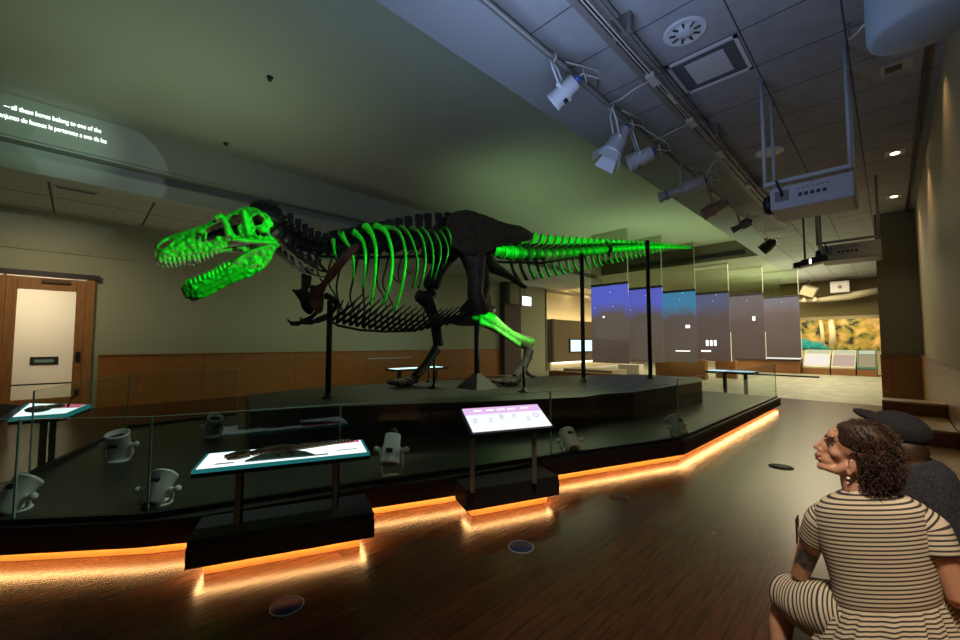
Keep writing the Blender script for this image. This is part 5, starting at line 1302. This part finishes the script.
for i in range(2600):
    (cx,cy),(rx,ry,rz) = cl[random.choices((0,1,2,3),(3,5,3,1))[0]]
    th = random.uniform(0,2*math.pi); zz = random.uniform(-1,1); q_ = math.sqrt(1-zz*zz)
    nrm = Vector((q_*math.cos(th), q_*math.sin(th), zz))
    if nrm.y > .5: continue
    p = Hd(cx,cy) + rot1 @ Vector((nrm.x*rx, nrm.y*ry, nrm.z*rz))
    hx_ = (p-Hd(861,446)).dot(r1); hz_ = (p-Hd(861,446)).z
    if hx_ < -.035 and hz_ < .035: continue
    if hx_ < -.012 and hz_ < -.05: continue
    if hx_ < -.080: continue
    n_w = rot1 @ nrm; dr = (-UPV*.8 + r1*.2 + n_w*.25 + Vector((random.uniform(-.5,.5),random.uniform(-.5,.5),random.uniform(-.3,.3)))).normalized()
    if hz_ > .04: dr = (dr + r1*.5 - n_w*n_w.dot(dr)*.8).normalized()
    a1 = dr.orthogonal().normalized(); a2 = dr.cross(a1); rc = random.uniform(.002,.0055); L_ = random.uniform(.015,.04); ph0 = random.uniform(0,6.3); tw_ = random.uniform(1.2,2.6)
    pts = [p+dr*L_*t/8 + (a1*math.cos(ph0+t/8*tw_*6.28)+a2*math.sin(ph0+t/8*tw_*6.28))*rc for t in range(9)]
    h.tube(pts, [.0014]*8+[.0005], 3, cap=False)
o = h.build('curls', HR, None); o.parent = hair; o.location = -Vector(wp.location)

def ring_pts(Wf, hh, y, xl, xr, off, hd, n=56, fold=0.0, k=17):
    a = Wf(xl,y,off); c_ = Wf(xr,y,off); cc = (a+c_)/2; hx = (c_-a)/2; pts = []
    for j in range(n):
        th = 2*math.pi*j/n; cs_, sn = math.cos(th), math.sin(th)
        ex = .85; x_ = math.copysign(abs(cs_)**ex, cs_); y_ = math.copysign(abs(sn)**ex, sn)
        f_ = 1+fold*(.6*math.cos(k*th)+.4*math.sin(k*1.7*th+1))
        pts.append(cc + hx*x_*f_ + hh*hd*y_*f_)
    return pts
def loft(rings, st, name, m, parent):
    b = MB(); n = len(rings[0])
    vs = [p for r_ in rings for p in r_]
    fs = [(i*n+(j+1)%n, i*n+j, (i+1)*n+j, (i+1)*n+(j+1)%n) for i in range(len(rings)-1) for j in range(n)]
    b.add(vs, fs, True); b.att = [s_ for s_ in st for _ in range(n)]
    return b.build(name, m, parent, True, mods=[('SOLIDIFY', dict(thickness=.004, offset=-1))])
prof = [(488,846,876,0,.054,0),(492,836,892,0,.066,0),(498,822,910,0,.082,0),(506,814,925,.0,.100,0),(520,812,934,.01,.116,0),(540,817,939,.015,.124,0),(560,824,941,.02,.128,0),(580,830,943,.02,.128,0),(596,832,945,.02,.128,0),
        (600,833,945,.02,.125,.006),(604,831,947,.02,.130,.03),(616,825,953,.02,.146,.055),(630,818,960,.02,.160,.07),(641,812,966,.02,.172,.07),(648,808,970,.02,.178,.06)]
rings = []; st = []
for i in range(len(prof)-1):
    for k in range(4):
        t = k/4; a = [prof[i][j]*(1-t)+prof[i+1][j]*t for j in range(6)]
        rings.append(ring_pts(W,h1_,a[0],a[1],a[2],a[3],a[4],fold=a[5],n=128)); st.append(a[0]*.0041)
loft(rings, st, 'dress', STR, wp)
def tube_loft(pts, rad, name, parent, n=32, st0=0, m=None):
    b = MB(); N = []
    for i in range(len(pts)-1):
        for k in range(6): N.append((pts[i].lerp(pts[i+1],k/6), rad[i]+(rad[i+1]-rad[i])*k/6))
    N.append((pts[-1],rad[-1]))
    P_ = [p for p,_ in N]; b.tube(P_, [r_ for _,r_ in N], n, cap=False)
    s_ = st0; st = [s_]
    for i in range(1,len(P_)): s_ += (P_[i]-P_[i-1]).length; st.append(s_)
    b.att = [x for x in st for _ in range(n)]
    return b.build(name, m or STR, parent, True, mods=[('SOLIDIFY', dict(thickness=.004, offset=-1))])
tube_loft([W(846,510,.0), W(832,512,.0), W(823,522,.01), W(815,545,.045)], [.030,.056,.066,.064], 'sleeve', wp)
tube_loft([W(886,512,.0), W(910,514,.0), W(929,528,-.0), W(941,554,-.02)], [.046,.058,.062,.058], 'sleeve', wp)
tube_loft([W(860,622,.03), W(836,620,.06), W(808,618,.11), W(786,614,.17), W(777,614,.21)], [.120,.125,.118,.100,.070], 'skirt_over_knee', wp)
tube_loft([W(905,612,.05), W(904,602,.24), W(900,588,.44)], [.12,.105,.078], 'skirt_over_knee', wp)

# second visitor behind, in a dark cap and dark speckled shirt
r2, h2_, W2, rot2 = side_frame(915, 460, 2.02)
mp_ = thing('person', 'seated person in a black cap and dark speckled shirt behind the striped dress', 'person', tuple(W2(948,580).xy)+(.25,))
b = MB()
b.ell(W2(901,441), .095,.076,.10, rot2); b.ell(W2(888,452), .055,.052,.065, rot2); b.ell(W2(876,466),.022,.028,.022,rot2)
b.tube([W2(874,447), W2(869,453)], [.010,.012], 8)
for s_ in (-1,1): b.ell(W2(904,452,s_*.078), .015,.008,.028, rot2); b.tube([W2(900,459,s_*.045), W2(880,466,s_*.015)], [.022,.016], 8)
b.tube([W2(905,452), W2(915,474)], [.058,.060], 12)
b.tube([W2(922,490), W2(932,520,.0), W2(945,566,.0)], [.12,.135,.12], 16)
b.tube([W2(890,490,.02), W2(922,482,.0), W2(958,492,.0)], [.05,.07,.05], 12)
b.tube([W2(884,494,.02), W2(874,530,.08), W2(872,556,.16), W2(880,556,.34)], [.05,.045,.038,.026], 12)
b.tube([W2(962,494,.0), W2(976,535,.02), W2(976,560,.12), W2(958,556,.32)], [.05,.045,.038,.026], 12)
kns = []
for (hx_,kx) in ((925,905),(965,945)):
    kn = W2(kx,556,.46); kns.append(kn); b.tube([W2(hx_,572,.02), kn], [.085,.060], 12); b.tube([kn, V(kn.x,kn.y,.07)], [.056,.038], 12); b.tube([V(kn.x,kn.y,.045), V(kn.x,kn.y,.03)+h2_*.2], [.038,.024], 10)
hand(b, W2(880,556,.34), h2_+r2*.1, -UPV, .6); hand(b, W2(958,556,.32), h2_-r2*.3, -UPV, .6, -1)
b.build('body', skin_mat('visitor_skin_second'), mp_, True, mods=[('REMESH', dict(mode='VOXEL', voxel_size=.006, use_smooth_shade=True)), ('SMOOTH', dict(iterations=4, factor=.5))])
SH = mat('dark_speckled_shirt', (.006,.007,.012), .9, col2=(.030,.034,.048), scale=120)
rings = []
for (y,xl,xr,off,hd) in ((459,898,932,0,.070),(464,890,944,0,.095),(474,880,956,0,.12),(492,874,966,0,.14),(520,878,976,0,.15),(550,886,984,0,.155),(586,890,990,0,.16)): rings.append(ring_pts(W2,h2_,y,xl,xr,off,hd))
loft(rings, [0]*len(rings), 'shirt', SH, mp_)
tube_loft([W2(896,486,.02), W2(884,500,.04), W2(876,532,.08)], [.06,.068,.064], 'sleeve', mp_, m=SH)
tube_loft([W2(950,486,.0), W2(966,504,.0), W2(976,534,.02)], [.06,.068,.064], 'sleeve', mp_, m=SH)
JN = mat('blue_jeans', (.035,.06,.14), .9)
for i_,(hx_,kx) in enumerate(((925,905),(965,945))):
    tube_loft([W2(hx_,573,-.02), W2((hx_+kx)/2,564,.2), W2(kx,554,.48)], [.105,.095,.078], 'trouser_leg', mp_, m=JN)
    kn = kns[i_]; tube_loft([kn, V(kn.x,kn.y,.12)], [.072,.06], 'trouser_leg', mp_, m=JN)
CM = mat('black_cap_cloth', (.007,.007,.010), .9, col2=(.015,.015,.020), scale=90)
b = MB(); b.ell(W2(905,450,-.012), .088,.082,.085, rot2); b.ell(W2(914,464,-.02),.06,.07,.05,rot2); b.build('hair', HR, mp_, True, mods=REM(.01,2))
b = MB(); b.ell(W2(899,429), .120,.100,.088, rot2 @ Matrix.Rotation(R(16), 3, 'Y'), nu=28, nv=16); b.build('cap', CM, mp_, True)
b = MB(); b.ell(W2(877,418), .100,.088,.026, rot2 @ Matrix.Rotation(R(20), 3, 'Y'), nu=28); b.build('cap_peak', CM, mp_, True)
# ================================================================== PROJECTION LIGHT ON THE BONES
green('projector_green_beam', S1, tuple(S(330,240,0)), 5800, 90, .10)
green('projector_green_beam', (-2.3,1.8,4.5), tuple(S(240,250,.2)), 3000, 70, .10)
green('projector_green_beam', (-1.4,9.8,3.6), tuple(S(610,250,0)), 3600, 115, .05)
